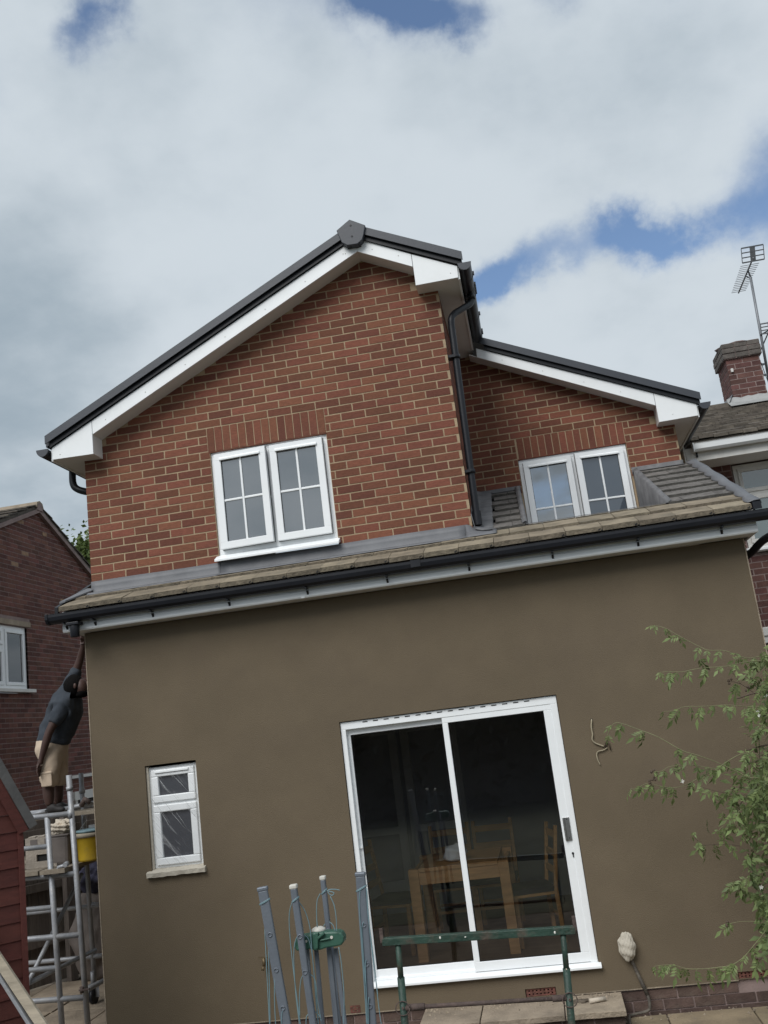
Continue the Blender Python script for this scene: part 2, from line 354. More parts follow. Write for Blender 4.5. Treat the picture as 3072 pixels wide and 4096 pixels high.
def lay(bricks, plane, face, parent, m, limit, name='brick', d=.05, odd=None, rest_to=None):
    rest = rest_to if rest_to is not None else MB()
    for i, (a, b_, z0, z1) in enumerate(bricks):
        jit = random.uniform(-.0010, .0010); w, h = b_ - a, z1 - z0; c, zc = (a + b_) / 2, (z0 + z1) / 2
        mm = odd(c, zc) if odd else None
        if i < limit:
            o = bpy.data.objects.new(name, brick_mesh(w, h, d, face, mm or m))
            link(o, parent, (c, plane + jit, zc) if face == 'y' else (plane + jit, c, zc))
        elif face == 'y': rest.box(a, b_, plane + jit, plane + d, z0, z1)
        else: rest.box(plane - d, plane + jit, a, b_, z0, z1)
    return rest
def holed(x0, x1, z0, z1, y0, y1, holes):                 # a slab with rectangular openings
    b = MB(); xs = sorted({x0, x1, *[h[0] for h in holes], *[h[1] for h in holes]}); zs = sorted({z0, z1, *[h[2] for h in holes], *[h[3] for h in holes]})
    full = lambda i, k: 0 <= i < len(xs) - 1 and 0 <= k < len(zs) - 1 and not any(h[0] <= xs[i] < h[1] and h[2] <= zs[k] < h[3] for h in holes)
    for i in range(len(xs) - 1):
        for k in range(len(zs) - 1):
            if not full(i, k): continue
            a, c, e, g = xs[i], xs[i + 1], zs[k], zs[k + 1]
            b.add([(a, y0, e), (c, y0, e), (c, y0, g), (a, y0, g)], [(0, 1, 2, 3)]); b.add([(a, y1, e), (c, y1, e), (c, y1, g), (a, y1, g)], [(3, 2, 1, 0)])
            if not full(i - 1, k): b.add([(a, y0, e), (a, y0, g), (a, y1, g), (a, y1, e)], [(0, 1, 2, 3)])
            if not full(i + 1, k): b.add([(c, y0, e), (c, y0, g), (c, y1, g), (c, y1, e)], [(3, 2, 1, 0)])
            if not full(i, k - 1): b.add([(a, y0, e), (c, y0, e), (c, y1, e), (a, y1, e)], [(3, 2, 1, 0)])
            if not full(i, k + 1): b.add([(a, y0, g), (c, y0, g), (c, y1, g), (a, y1, g)], [(0, 1, 2, 3)])
    return b

# ================================================================ SETTING
GZ = -.13
g = MB(); g.add([(-400, -400, GZ - .02), (400, -400, GZ - .02), (400, 400, GZ - .02), (-400, 400, GZ - .02)], [(0, 1, 2, 3)])
tag(g.build('ground', 'earth'), kind='structure')
g = MB(); g.add([(-30, -60, GZ - .014), (30, -60, GZ - .014), (30, -4.2, GZ - .014), (-30, -4.2, GZ - .014)], [(0, 1, 2, 3)])
tag(g.build('lawn', 'grass_ground'), kind='structure')
pv = MB(); pv.box(4.10, 9, -2.6, -.20, GZ - .03, GZ - .012)
patio = tag(pv.build('patio', 'earth'), kind='structure')
for i in range(6):
    for k in range(4):
        x0 = 4.412 + (i - 1) * .61; y1 = -.235 - k * .61
        if x0 + .6 < 4.12: continue
        b = MB(); b.box(max(x0, 4.13), x0 + .60, y1 - .60, y1, -.03, .004 + random.uniform(0, .006))
        b.build('paving_slab', 'slab', patio, .006, base=None).location.z = GZ
al = MB(); al.box(-3.2, -.02, -.9, 3.4, GZ - .03, GZ - .012)
alley = tag(al.build('side_path', 'earth'), kind='structure')
for i in range(4):
    for k in range(5):
        b = MB(); x0, y0 = -2.55 + i * .61 + random.uniform(-.01, .01), -.4 + k * .61
        b.box(x0, x0 + .595, y0, y0 + .595, GZ - .02, GZ + random.uniform(.0, .008)); b.build('paving_slab', 'concrete', alley, .006)
fp = MB(); fp.box(-.02, 2.60, -1.7, -.21, GZ - .03, GZ - .012)
fpo = tag(fp.build('front_path', 'earth'), kind='structure')
for i in range(5):
    for k in range(2):
        b = MB(); x0 = .02 + i * .52; b.box(x0, x0 + .505, -.25 - (k + 1) * .6, -.26 - k * .6, GZ - .02, GZ + random.uniform(0, .008)); b.build('paving_slab', 'slab', fpo, .006)

# ================================================================ HOUSE
HW = 3.50; RY = -.193
house = thing('brick_house', (1.75, 0, GZ), 'brick house with white gables above a smooth brown rendered ground floor', 'house')
def zs(x):                                                # underside of the gable soffit
    if x < .182: return 4.942
    if x > 3.319: return 5.994
    return 6.427 - .4917 * (2.832 - x) if x < 2.832 else 6.427 - .512 * (x - 2.832)
def zs2(x): return 5.904 - .492 * (x - 3.735) if x < 5.473 else 4.872
WX0, WX1, WZ0, WZ1 = 1.218, 2.315, 3.835, 4.836           # upper window opening
LX0, LX1, LZ0, LZ1 = 4.000, 5.131, 3.62, 4.763            # recessed window opening
EY = 1.8                                                  # recessed wall plane
# mortar beds behind the bricks
prof = [(0, 3.5), (HW, 3.5), (HW, 6.02), (3.33, 6.02), (3.33, 6.19), (2.832, 6.45), (.17, 5.14), (.17, 4.96), (0, 4.96)]
b = holed(0, HW, 3.5, 4.9, .0028, .10, [(WX0, WX1, WZ0 - .06, WZ1)])
b.prism([(p if p > 0 else 0, max(q, 4.9)) for p, q in [(0, 4.9), (HW, 4.9), (HW, 6.02), (3.33, 6.02), (3.33, 6.19), (2.832, 6.45), (.17, 5.14), (.17, 4.96), (0, 4.96)]], 'y', .0028, .10)
gw = b.build('gable_wall', 'mortar', house)
b = holed(HW + .001, 5.655, 3.7, 4.80, EY + .0028, EY + .12, [(LX0, LX1, 3.55, LZ1)])
b.prism([(HW + .001, 4.80), (5.655, 4.80), (5.655, 4.90), (5.49, 4.90), (5.49, 5.06), (3.735, 5.93), (3.70, 6.0), (HW + .001, 6.0)], 'y', EY + .0028, EY + .12)
rw = b.build('recessed_wall', 'mortar', house)
b = MB(); b.box(HW - .12, HW - .003, .105, EY, 3.5, 6.0); sw = b.build('return_wall', 'mortar', house)
b = MB(); b.box(.007, .12, .11, 7, -.1, 4.95); b.box(5.5, 5.64, EY + .13, 7, -.1, 4.9); b.box(.12, 5.5, 6.9, 7, -.1, 5.0); b.build('side_wall', 'mortar', house)
# bricks
ARCH0, ARCH1 = 4.838, 5.062
keep1 = lambda c, z, zt, a, e: z < zs(c) + .01
main = courses(0, HW, 3.65, 6.5, keep1, [(WX0 - .004, WX1 + .004, 3.6, WZ1), (WX0 - .02, WX1 + .006, WZ1 - .002, ARCH1)], off=1)
main.sort(key=lambda t: -(t[1] - t[0]) + (0 if 3.75 < t[2] < 6.3 else 1))
low = courses(HW + .01, 5.655, 4.40, 6.1, lambda c, z, zt, a, e: z < zs2(c) + .01, [(LX0 - .004, LX1 + .004, 3.5, LZ1), (LX0 - .004, LX1 + .006, LZ1 - .002, 5.0)])
rest = lay(main, 0, 'y', gw, 'brick', 300)
odd_r = None
lay(low, EY, 'y', rw, 'brick', 0, rest_to=rest)
ret = courses(.055, EY - .06, 3.65, 6.0, lambda *a: True, off=0)
lay(ret, HW, 'x', sw, 'brick', 0, rest_to=rest)
tag(rest.build('brickwork', 'brick', house), kind='stuff')
def soldiers(x0, x1, z0, z1, y, parent, n=15):
    p = (x1 - x0) / n
    for i in range(n):
        o = bpy.data.objects.new('arch_brick', brick_mesh(round(p - .009, 4), z1 - z0, .05, 'y', 'brick')); link(o, parent, (x0 + (i + .5) * p, y + random.uniform(-.002, .002), (z0 + z1) / 2))
soldiers(WX0 - .018, WX1 + .004, ARCH0, 5.0625, -.001, gw)
soldiers(LX0 + .012, LX1 + .004, LZ1 + .004, 4.99, EY - .001, rw)
# plastic lintel edges over the windows
b = MB(); b.box(WX0 - .01, WX1 + .01, -.002, .09, ARCH0 - .012, ARCH0 - .003); b.build('lintel_edge', 'brick', house)
b = MB(); b.box(LX0 - .0, LX1 + .01, EY - .002, EY + .09, LZ1 - .004, LZ1 + .003); b.build('lintel_edge', 'brick', house)

# ---- gable trim
BY = -.20
def plate(poly, y, t=.018, name='bargeboard', m='white', bev=.002): b = MB(); b.prism(poly, 'y', y, y + t); return b.build(name, m, house, bev)
AP = 2.832
plate([(.186, 5.126), (AP, 6.427), (AP, 6.562), (.186, 5.259)], BY)
plate([(AP + .002, 6.427), (3.315, 6.178), (3.315, 6.302), (AP + .002, 6.562)], BY)
plate([(-.220, 4.949), (.182, 4.939), (.182, 5.257), (-.218, 5.062)], BY, name='box_end')
plate([(3.319, 5.993), (3.703, 5.994), (3.709, 6.104), (3.319, 6.300)], BY, name='box_end')
LB = 1.6
plate([(3.74, 5.902), (5.470, 5.051), (5.470, 5.187), (3.747, 6.003)], LB)
plate([(5.474, 4.870), (5.864, 4.874), (5.870, 4.996), (5.474, 5.185)], LB, name='box_end')
for x, z in [(.32 + i * .4, 5.124 + .4917 * (.14 + i * .4) + .055) for i in range(7)] + [(2.70, 6.43), (2.78, 6.47), (2.97, 6.42), (3.2, 6.31), (-.14, 4.99), (3.64, 6.05)]:
    b = MB(); b.lathe([(0, .0), (.0045, .0), (.0045, .003), (0, .004)], (0, 0, 0), 8); b.v = [(x + p, BY - q, z + r_) for p, r_, q in b.v]; b.build('fixing_pin', 'offwhite', house)
for x in (4.0, 4.4, 4.8, 5.15, 5.62):
    z = 5.904 - .492 * (x - 3.735) + .05 if x < 5.4 else 4.93
    b = MB(); b.lathe([(0, .0), (.0045, .0), (.0045, .003), (0, .004)], (0, 0, 0), 8); b.v = [(x + p, LB - q, z + r_) for p, r_, q in b.v]; b.build('fixing_pin', 'offwhite', house)
# soffit boards
def slope_board(x0, z0, x1, z1, y0, y1, t=.012, name='soffit_board', m='soffit'):
    b = MB(); b.hexa([(x0, y0, z0), (x1, y0, z1), (x1, y1, z1), (x0, y1, z0), (x0, y0, z0 + t), (x1, y0, z1 + t), (x1, y1, z1 + t), (x0, y1, z0 + t)]); return b.build(name, m, house)
slope_board(.184, 5.128, AP, 6.430, BY + .018, .012); slope_board(AP, 6.430, 3.317, 6.181, BY + .018, .012)
slope_board(-.218, 4.950, .0, 4.950, BY + .018, 7); slope_board(0, 4.950, .180, 4.942, BY + .018, .004)
slope_board(3.321, 5.996, HW, 5.996, BY + .018, .004); slope_board(HW, 5.996, 3.700, 5.996, BY + .018, EY + .01)
slope_board(3.66, 5.945, 5.472, 5.054, LB + .018, EY + .01); slope_board(5.476, 4.873, 5.660, 4.873, LB + .018, EY + .01); slope_board(5.66, 4.873, 5.862, 4.873, LB + .018, 6)
for q in ((.1765, .182, BY + .018, .004, 4.942, 5.14), (3.319, 3.3245, BY + .018, .004, 5.994, 6.19), (5.474, 5.4795, LB + .018, EY + .004, 4.872, 5.06)): b = MB(); b.box(*q); b.build('box_cheek', 'soffit', house)
for q in ((3.700, 3.718, BY + .019, LB - .002, 5.985, 6.10), (-.236, -.2185, BY + .019, 7, 4.94, 5.055), (5.8655, 5.88, LB + .019, 6, 4.862, 4.99)): b = MB(); b.box(*q); b.build('fascia_board', 'white', house)
# ---- roof slabs and dry verge
def ztop(x): return 5.171 + .4917 * (x + .259) if x < 2.82 else 6.684 - .4985 * (x - 2.82)
rb = MB()
rb.hexa([(-.27, -.21, ztop(-.27) - .09), (2.82, -.21, ztop(2.82) - .09), (2.82, 7, ztop(2.82) - .09), (-.27, 7, ztop(-.27) - .09), (-.27, -.21, ztop(-.27) - .03), (2.82, -.21, ztop(2.82) - .03), (2.82, 7, ztop(2.82) - .03), (-.27, 7, ztop(-.27) - .03)])
rb.hexa([(2.82, -.21, ztop(2.82) - .09), (3.74, -.21, ztop(3.74) - .09), (3.74, 1.62, ztop(3.74) - .09), (2.82, 1.62, ztop(2.82) - .09), (2.82, -.21, ztop(2.82) - .03), (3.74, -.21, ztop(3.74) - .03), (3.74, 1.62, ztop(3.74) - .03), (2.82, 1.62, ztop(2.82) - .03)])
zt2 = lambda x: 6.091 - .4985 * (x - 3.878) + .015
rb.hexa([(2.82, 1.62, zt2(2.82) - .09), (5.90, 1.62, zt2(5.9) - .09), (5.90, 7, zt2(5.9) - .09), (2.82, 7, zt2(2.82) - .09), (2.82, 1.62, zt2(2.82) - .03), (5.90, 1.62, zt2(5.9) - .03), (5.90, 7, zt2(5.9) - .03), (2.82, 7, zt2(2.82) - .03)])
roof = rb.build('roof', 'verge', house)
def verge(x0, x1, f, y, name='dry_verge'):
    b = MB(); p = .078; u = .045
    # face, top flange and undercloak lip
    b.hexa([(x0, y, f(x0) - p), (x1, y, f(x1) - p), (x1, y + .012, f(x1) - p), (x0, y + .012, f(x0) - p), (x0, y, f(x0)), (x1, y, f(x1)), (x1, y + .012, f(x1)), (x0, y + .012, f(x0))])
    b.hexa([(x0, y + .012, f(x0) - .010), (x1, y + .012, f(x1) - .010), (x1, y + .10, f(x1) - .010), (x0, y + .10, f(x0) - .010), (x0, y + .012, f(x0)), (x1, y + .012, f(x1)), (x1, y + .10, f(x1)), (x0, y + .10, f(x0))])
    b.build(name, 'verge', roof)
    b = MB(); b.hexa([(x0 + .03, y + .03, f(x0 + .03) - p - u), (x1 - .01, y + .03, f(x1 - .01) - p - u), (x1 - .01, y + .08, f(x1 - .01) - p - u), (x0 + .03, y + .08, f(x0 + .03) - p - u), (x0 + .03, y + .03, f(x0 + .03) - p + .03), (x1 - .01, y + .03, f(x1 - .01) - p + .03), (x1 - .01, y + .08, f(x1 - .01) - p + .03), (x0 + .03, y + .08, f(x0 + .03) - p + .03)])
    b.build('undercloak', 'black', roof)  # black undercloak strip also paints the shadow gap below the verge face
verge(-.259, 2.79, ztop, -.25); verge(2.85, 3.767, ztop, -.25)
vlow = lambda x: 6.071 - .4767 * (x - 3.878)
verge(3.80, 5.915, vlow, 1.55)
# ridge end cap
pc = [(at(900 + x * .663, 800 + y * .663, -.27)) for x, y in ((672, 185), (690, 225), (705, 258), (738, 275), (800, 266), (828, 240), (838, 205), (846, 152), (750, 118))]
b = MB(); b.prism([(p.x, p.z) for p in pc], 'y', -.275, -.12); cap = b.build('ridge_cap', 'verge', roof, .006)
b = MB(); q0 = at(1390, 978, -.27); b.box(q0.x - .01, q0.x + .115, -.262, -.2, q0.z - .012, q0.z + .035); b.build('cap_clip', 'black', roof)
for x, y in ((757, 153), (765, 218)):
    q0 = at(900 + x * .663, 800 + y * .663, -.276); b = MB(); b.tube([(q0.x, -.279, q0.z), (q0.x, -.27, q0.z)], .009, 10); b.build('screw_head', 'black', roof)
b = MB(); b.prism([(2.70, 6.64), (2.82, 6.73), (2.94, 6.64), (2.94, 6.60), (2.70, 6.60)], 'y', -.119, 7); b.build('ridge_tiles', 'verge', roof)
# tile ends along the short eaves
for i in range(6):
    y0 = -.12 + i * .295; b = MB()
    b.tube([(3.70, y0 + .05, 6.195), (3.80, y0 + .05, 6.145)], .020, 8); b.hexa([(3.68, y0 - .03, 6.17), (3.795, y0 - .03, 6.118), (3.795, y0 + .25, 6.118), (3.68, y0 + .25, 6.17), (3.68, y0 - .03, 6.19), (3.795, y0 - .03, 6.138), (3.795, y0 + .25, 6.138), (3.68, y0 + .25, 6.19)])
    b.build('roof_tile', 'verge', roof)

# ---- gutters
def gutter_y(xc, zt, y0, y1, r=.056, name='gutter'):      # half round running along Y
    b = MB(); n = 9; P = []
    for y in (y0, y1):
        for rr in (r, r - .006):
            for i in range(n + 1):
                a = math.pi + math.pi * i / n; P.append((xc + rr * math.cos(a), y, zt + rr * 1.15 * math.sin(a)))
    m = n + 1
    fs = [(i, i + 1, 2 * m + i + 1, 2 * m + i) for i in range(n)] + [(m + i, 3 * m + i, 3 * m + i + 1, m + i + 1) for i in range(n)] + [(0, 2 * m, 3 * m, m), (n, m + n, 3 * m + n, 2 * m + n)]
    b.add(P, fs, True); g_ = b.build(name, 'black', house)
    for y, s in ((y0, -1), (y1, 1)):
        b = MB(); ring = [(xc + (r + .003) * math.cos(math.pi + math.pi * i / n), zt + .006 + (r + .003) * 1.17 * math.sin(math.pi + math.pi * i / n)) for i in range(n + 1)]
        b.prism(ring, 'y', min(y, y + s * .012), max(y, y + s * .012)); b.build('stop_end', 'verge', g_)
    return g_
gr = gutter_y(3.775, 6.105, -.222, 1.52, .058)
for y in (.02, .25, .31, .37, .43, .95, 1.40, 1.46):
    b = MB(); n = 8; ring = [(3.775 + .064 * math.cos(math.pi + math.pi * i / n), 6.112 + .074 * math.sin(math.pi + math.pi * i / n)) for i in range(n + 1)] + [(3.833, 6.125), (3.845, 6.13), (3.845, 6.10)]
    ring = ring[:n + 1]; inner = [(3.775 + .0595 * math.cos(math.pi + math.pi * i / n), 6.112 + .069 * math.sin(math.pi + math.pi * i / n)) for i in range(n + 1)]
    b.prism(ring + inner[::-1], 'y', y, y + .022); b.box(3.832, 3.848, y, y + .022, 6.10, 6.135); b.build('gutter_clip', 'black', gr)
gl = gutter_y(-.298, 5.045, -.222, 6.9, .056)
gl2 = gutter_y(5.945, 4.985, 1.575, 6, .056)
# short black downpipe behind the left eaves
b = MB(); b.tube(smoothpath([(-.295, .35, 4.99), (-.295, .35, 4.86), (-.24, .35, 4.79), (-.07, .35, 4.72), (-.042, .35, 4.66)], 5), .034, 12); b.tube([(-.042, .35, 4.70), (-.042, .35, 4.60)], .041, 12); b.tube([(-.042, .35, 4.62), (-.042, .35, 3.4)], .034, 12); b.build('downpipe', 'black', house)
# main downpipe at the corner
dp = MB(); PX, PYY = 3.575, .07
dp.tube(smoothpath([(3.782, .30, 6.06), (3.785, .30, 5.985), (3.765, .275, 5.935), (3.69, .185, 5.862), (3.615, .10, 5.79), (PX + .005, PYY, 5.73), (PX - .003, PYY, 5.64)], 6), .031, 14)
dp.tube([(PX - .003, PYY, 5.66), (3.545, PYY, 3.80)], .032, 14, caps=False); dp.tube([(3.784, .30, 6.03), (3.785, .30, 5.985)], .038, 14); dp.tube([(3.549, PYY, 3.92), (3.545, PYY, 3.795)], .0395, 14, caps=False)
dpo = dp.build('downpipe', 'black', house)
b = MB(); b.tube([(3.5455, PYY, 3.83), (3.545, PYY, 3.835)], .033, 14); b.build('pipe_bore', 'gasket', dpo)
for z in (5.36, 4.28):
    b = MB(); x = PX - (5.66 - z) * .016; b.tube([(x, PYY, z - .018), (x, PYY, z + .018)], .040, 14); b.box(HW - .005, x, PYY - .05, PYY + .045, z - .012, z + .012); b.build('pipe_clip', 'black', dpo)

# ---- windows
def casement(x0, x1, z0, z1, y, hinge, angle, parent, handle=None, m='white', pane='pane', bars=True, vent=True):
    w, h = x1 - x0, z1 - z0; hx = x0 if hinge == 'L' else x1
    sash = thing_part('sash', parent); sub = []
    f = .062
    b = MB()
    for (a, c, e, g_) in ((x0, x1, z0, z0 + f), (x0, x1, z1 - f, z1), (x0, x0 + f, z0 + f, z1 - f), (x1 - f, x1, z0 + f, z1 - f)): b.box(a, c, y, y + .05, e, g_)
    b.box(x0 + f - .008, x1 - f + .008, y + .030, y + .034, z0 + f - .008, z0 + f); 
    sub.append(('sash_frame', b, m, .006))
    b = MB(); b.box(x0 + f - .005, x1 - f + .005, y + .022, y + .028, z0 + f - .005, z1 - f + .005); sub.append(('pane', b, pane, 0))
    if bars:
        b = MB(); xc, zc = (x0 + x1) / 2, (z0 + z1) / 2; b.box(xc - .010, xc + .010, y + .010, y + .021, z0 + f, z1 - f); b.box(x0 + f, xc - .010, y + .0105, y + .021, zc - .010, zc + .010); b.box(xc + .010, x1 - f, y + .0105, y + .021, zc - .010, zc + .010); sub.append(('glazing_bar', b, m, .004))
    b = MB(); e = .004
    for (a, c, e0, g_) in ((x0 + f, x1 - f, z0 + f, z0 + f + e), (x0 + f, x1 - f, z1 - f - e, z1 - f), (x0 + f, x0 + f + e, z0 + f + e, z1 - f - e), (x1 - f - e, x1 - f, z0 + f + e, z1 - f - e)): b.box(a, c, y + .018, y + .0215, e0, g_)
    sub.append(('glazing_seal', b, 'gasket', 0))
    b = MB(); b.box(x0 - .0035, x1 + .0035, y + .040, y + .0475, z0 - .0035, z0 + .01); b.box(x0 - .0035, x1 + .0035, y + .040, y + .0475, z1 - .01, z1 + .0035); b.box(x0 - .0035, x0 + .01, y + .040, y + .0475, z0 + .01, z1 - .01); b.box(x1 - .01, x1 + .0035, y + .040, y + .0475, z0 + .01, z1 - .01); sub.append(('sash_seal', b, 'gasket', 0))
    if vent: b = MB(); b.prism([(y - .014, z1 - f - .004), (y - .014, z1 - f + .014), (y + .002, z1 - f + .026), (y + .002, z1 - f - .004)], 'x', x0 + f - .012, x1 - f + .012); sub.append(('trickle_vent', b, m, .003))
    if handle: b = MB(); hx0, hz = handle; b.rod((hx0, y + .055, hz), (hx0 - .07, y + .055, hz - .035), .014, .014); sub.append(('handle', b, 'white', .003))
    Mh = Matrix.Translation((hx, y + .05, 0)) @ Matrix.Rotation(angle, 4, 'Z') @ Matrix.Translation((-hx, -(y + .05), 0))
    for nm, b, mm, bv in sub:
        b.v = [tuple(Mh @ Vector(v)) for v in b.v]; b.build(nm, mm, parent, bv)
def thing_part(name, parent): return None
def window2(name, x0, x1, z0, z1, y, parent, sash_spec, sill=None, m='white', vent=True, label=None):
    b = MB(); f = .048
    xm = (x0 + x1) / 2
    b.box(x0, x1, y, y + .07, z0, z0 + f); b.box(x0, x1, y, y + .07, z1 - f, z1); b.box(x0, x0 + f, y, y + .07, z0 + f, z1 - f); b.box(x1 - f, x1, y, y + .07, z0 + f, z1 - f); b.box(xm - .022, xm + .022, y, y + .07, z0 + f, z1 - f)
    w = b.build(name, m, parent, .004)
    if label: w['label'] = label
    g_ = .006
    for (a, c, hinge, ang, hd, pn) in ((x0 + f - .012 + g_, xm - .022 + .012 - g_, *sash_spec[0]), (xm + .022 - .012 + g_, x1 - f + .012 - g_, *sash_spec[1])):
        casement(a, c, z0 + f - .012 + g_, z1 - f + .012 - g_, y - .050, hinge, ang, w, hd, m, pn, True, vent)
    b = MB(); b.box(x0 + .02, x1 - .02, y + .029, y + .031, z0 + .02, z1 - .02); b.v = [(p, q + .05, r_) for p, q, r_ in b.v]; b.build('dark_rebate', 'gasket', w)
    if sill:
        b = MB(); s0, s1, sz0, sz1, sy = sill; b.prism([(sy, sz0), (sy, sz0 + .022), (y + .001, sz1), (y + .06, sz1), (y + .06, sz1 - .03), (sy + .012, sz0 + .004)], 'x', s0, s1); b.build('sill', m, w, .003)
    return w
window2('window', WX0, WX1, WZ0 + .033, WZ1, .022, house, [('L', R(-3.2), (1.755, 4.33), 'pane'), ('R', 0, None, 'pane')], (WX0 - .022, WX1 + .018, 3.797, WZ0 + .033, -.075))
window2('window', LX0 + .004, LX1 - .004, 3.64, LZ1 - .006, EY + .02, house, [('L', 0, None, 'pane'), ('R', R(5.5), None, 'pane_sky_tint')], None, 'white')
# what stands behind the panes of the recessed window
b = MB(); b.box(LX0, LX1, EY + .9, EY + .92, 3.4, 5.0); b.box(LX0 - .4, LX0 - .38, EY + .2, EY + .9, 3.4, 5); b.box(LX1 + .3, LX1 + .32, EY + .2, EY + .9, 3.4, 5.0); b.build('room_lining', 'lining', house)
b = MB(); b.prism([(4.86, 3.66), (5.08, 3.66), (5.08, 4.02), (5.02, 3.90), (4.93, 3.74)], 'y', EY + .14, EY + .17); tag(b.build('folded_cloth', 'gasket'), 'dark folded cloth behind the lower right pane of the recessed window', 'cloth')
b = MB(); b.prism([(4.60, 3.66), (4.68, 3.66), (4.70, 3.74), (4.64, 3.78), (4.60, 3.74)], 'y', EY + .15, EY + .19); tag(b.build('ornament', 'tape', None, .01), 'small pale ornament inside the recessed upper window', 'ornament')

# ---- ground floor
SX0, SX1, SZ0, SZ1 = .470, .922, 1.268, 2.119
DX0, DX1, DZ0, DZ1 = 2.182, 3.976, .235, 2.277
XR = 5.645
b = holed(0, XR, .055, 3.312, RY, RY + .10, [(SX0, SX1, SZ0 - .01, SZ1), (DX0, DX1, .2349, DZ1), (3.392, 3.625, .058, .118), (4.972, 5.195, .058, .107)])
rwall = b.build('rendered_wall', 'render', house)
b = MB(); b.box(-.004, .004, RY - .0035, RY + .006, .05, 3.31); b.box(XR - .004, XR + .005, RY - .0035, RY + .006, .05, 3.31); b.box(0.004, 4.97, RY - .004, RY + .01, .048, .0545); b.build('corner_bead', 'concrete', house)
for q in ((0.002, .10, RY + .101, 6.9, GZ, 3.35), (XR - .10, XR - .002, RY + .101, 6.9, GZ, 3.5)): b = MB(); b.box(*q); b.build('flank_wall', 'render', house)
b = MB(); b.box(0.01, XR - .01, RY + .022, RY + .09, GZ - .1, .054); pl = b.build('plinth', 'mortar_old', house)
pb = courses(0.02, XR - .02, -.18, .052, lambda *a: True, [(3.392, 3.625, -.01, .2), (4.972, 5.195, -.01, .2)]); lay(pb, RY + .013, 'y', pl, 'brick_plinth', 300, name='plinth_brick', d=.03)
for x0, x1, z0, z1 in ((3.397, 3.620, .060, .116), (4.977, 5.19, .058, .106), (2.02, 2.10, .058, .112)):
    b = MB(); yb = RY + .012 if x0 > 2.5 else RY - .003; n = 7 if x0 > 2.5 else 2; pw = (x1 - x0 - .02) / n; ph = (z1 - z0 - .01) / 2
    hs = [(x0 + .01 + i * pw + pw * .28, x0 + .01 + i * pw + pw * .72, z0 + .005 + k * ph + ph * .25, z0 + .005 + k * ph + ph * .72) for i in range(n) for k in range(2)]
    ab = holed(x0, x1, z0, z1, yb, yb + .04, hs).build('air_brick', 'brick_old', house)
    b = MB(); b.box(x0 + .004, x1 - .004, yb + .041, yb + .044, z0, z1); b.build('air_void', 'gasket', ab)
# fascia, soffit and gutter of the lean-to
b = MB(); b.prism([(-.385, 3.318), (-.393, 3.330), (-.393, 3.37), (-.385, 3.385), (-.385, 3.50), (-.367, 3.50), (-.367, 3.318)], 'x', -.105, 5.725); fa = b.build('eaves_fascia', 'white', house, .002)
b = MB(); b.prism([(-.3955, 3.317), (-.3955, 3.372), (-.388, 3.388), (-.388, 3.40), (-.384, 3.40), (-.384, 3.317)], 'x', 2.02, 2.05); b.build('joint_trim', 'white', fa)
b = MB(); b.box(-.10, 5.72, -.367, RY + .02, 3.319, 3.329); b.build('eaves_soffit', 'soffit', house)
b = MB(); b.box(-.10, -.003, RY + .021, .5, 3.317, 3.329); b.box(5.70, 5.722, -.367, .3, 3.32, 3.49); b.box(-.103, -.085, -.366, .5, 3.33, 3.5); b.build('eaves_return', 'offwhite', house)
def gutter_x(y, zt, x0, x1):
    b = MB(); pr = [(y + .055, zt), (y + .055, zt - .045), (y + .042, zt - .072), (y + .012, zt - .082), (y - .028, zt - .076), (y - .048, zt - .056), (y - .055, zt - .026), (y - .055, zt - .004), (y - .058, zt - .001), (y - .050, zt + .001),
                    (y - .049, zt - .026), (y - .042, zt - .052), (y - .025, zt - .070), (y + .012, zt - .076), (y + .037, zt - .067), (y + .049, zt - .045), (y + .049, zt)]
    b.prism(pr, 'x', x0, x1); return b.build('gutter', 'black', house)
GY = -.452; GT = 3.476
ge = gutter_x(GY, GT, -.185, 6.05)
b = MB(); b.prism([(GY + .06, GT + .002), (GY + .06, GT - .05), (GY + .04, GT - .080), (GY, GT - .088), (GY - .04, GT - .080), (GY - .060, GT - .045), (GY - .062, GT + .004)], 'x', -.205, -.178); b.build('stop_end', 'black', ge, .004)
for x in (-.06, .20, .72, 1.40, 2.08, 2.76, 3.44, 4.12, 4.80, 5.45):
    b = MB(); b.box(x - .009, x + .009, GY - .02, GY + .058, GT - .092, GT - .083); b.box(x - .009, x + .009, GY + .056, GY + .0585, GT - .135, GT - .10); b.prism([(GY + .03, GT - .106), (GY + .0585, GT - .132), (GY + .0585, GT - .106)], 'x', x - .007, x + .007); b.build('gutter_bracket', 'black', ge)
for x in (3.02,):
    b = MB(); b.box(x - .04, x + .04, GY - .0605, GY - .0585, GT - .055, GT + .003); b.build('gutter_union', 'black', ge)
b = MB(); b.tube([(.035, GY, GT - .09), (.035, GY, GT - .215)], [.044, .038], 16); b.box(-.02, .09, GY - .05, GY + .05, GT - .115, GT - .09); b.build('gutter_outlet', 'black', ge, .004)
b = MB(); b.tube(smoothpath([(5.95, GY, GT - .09), (5.94, GY + .02, GT - .13), (5.87, -.33, 3.30), (5.79, -.20, 3.27), (5.74, -.02, 3.22), (5.69, .22, 3.16), (5.685, .26, 2.9), (5.685, .26, GZ + .1)], 6), .032, 12); b.build('downpipe', 'black', house)
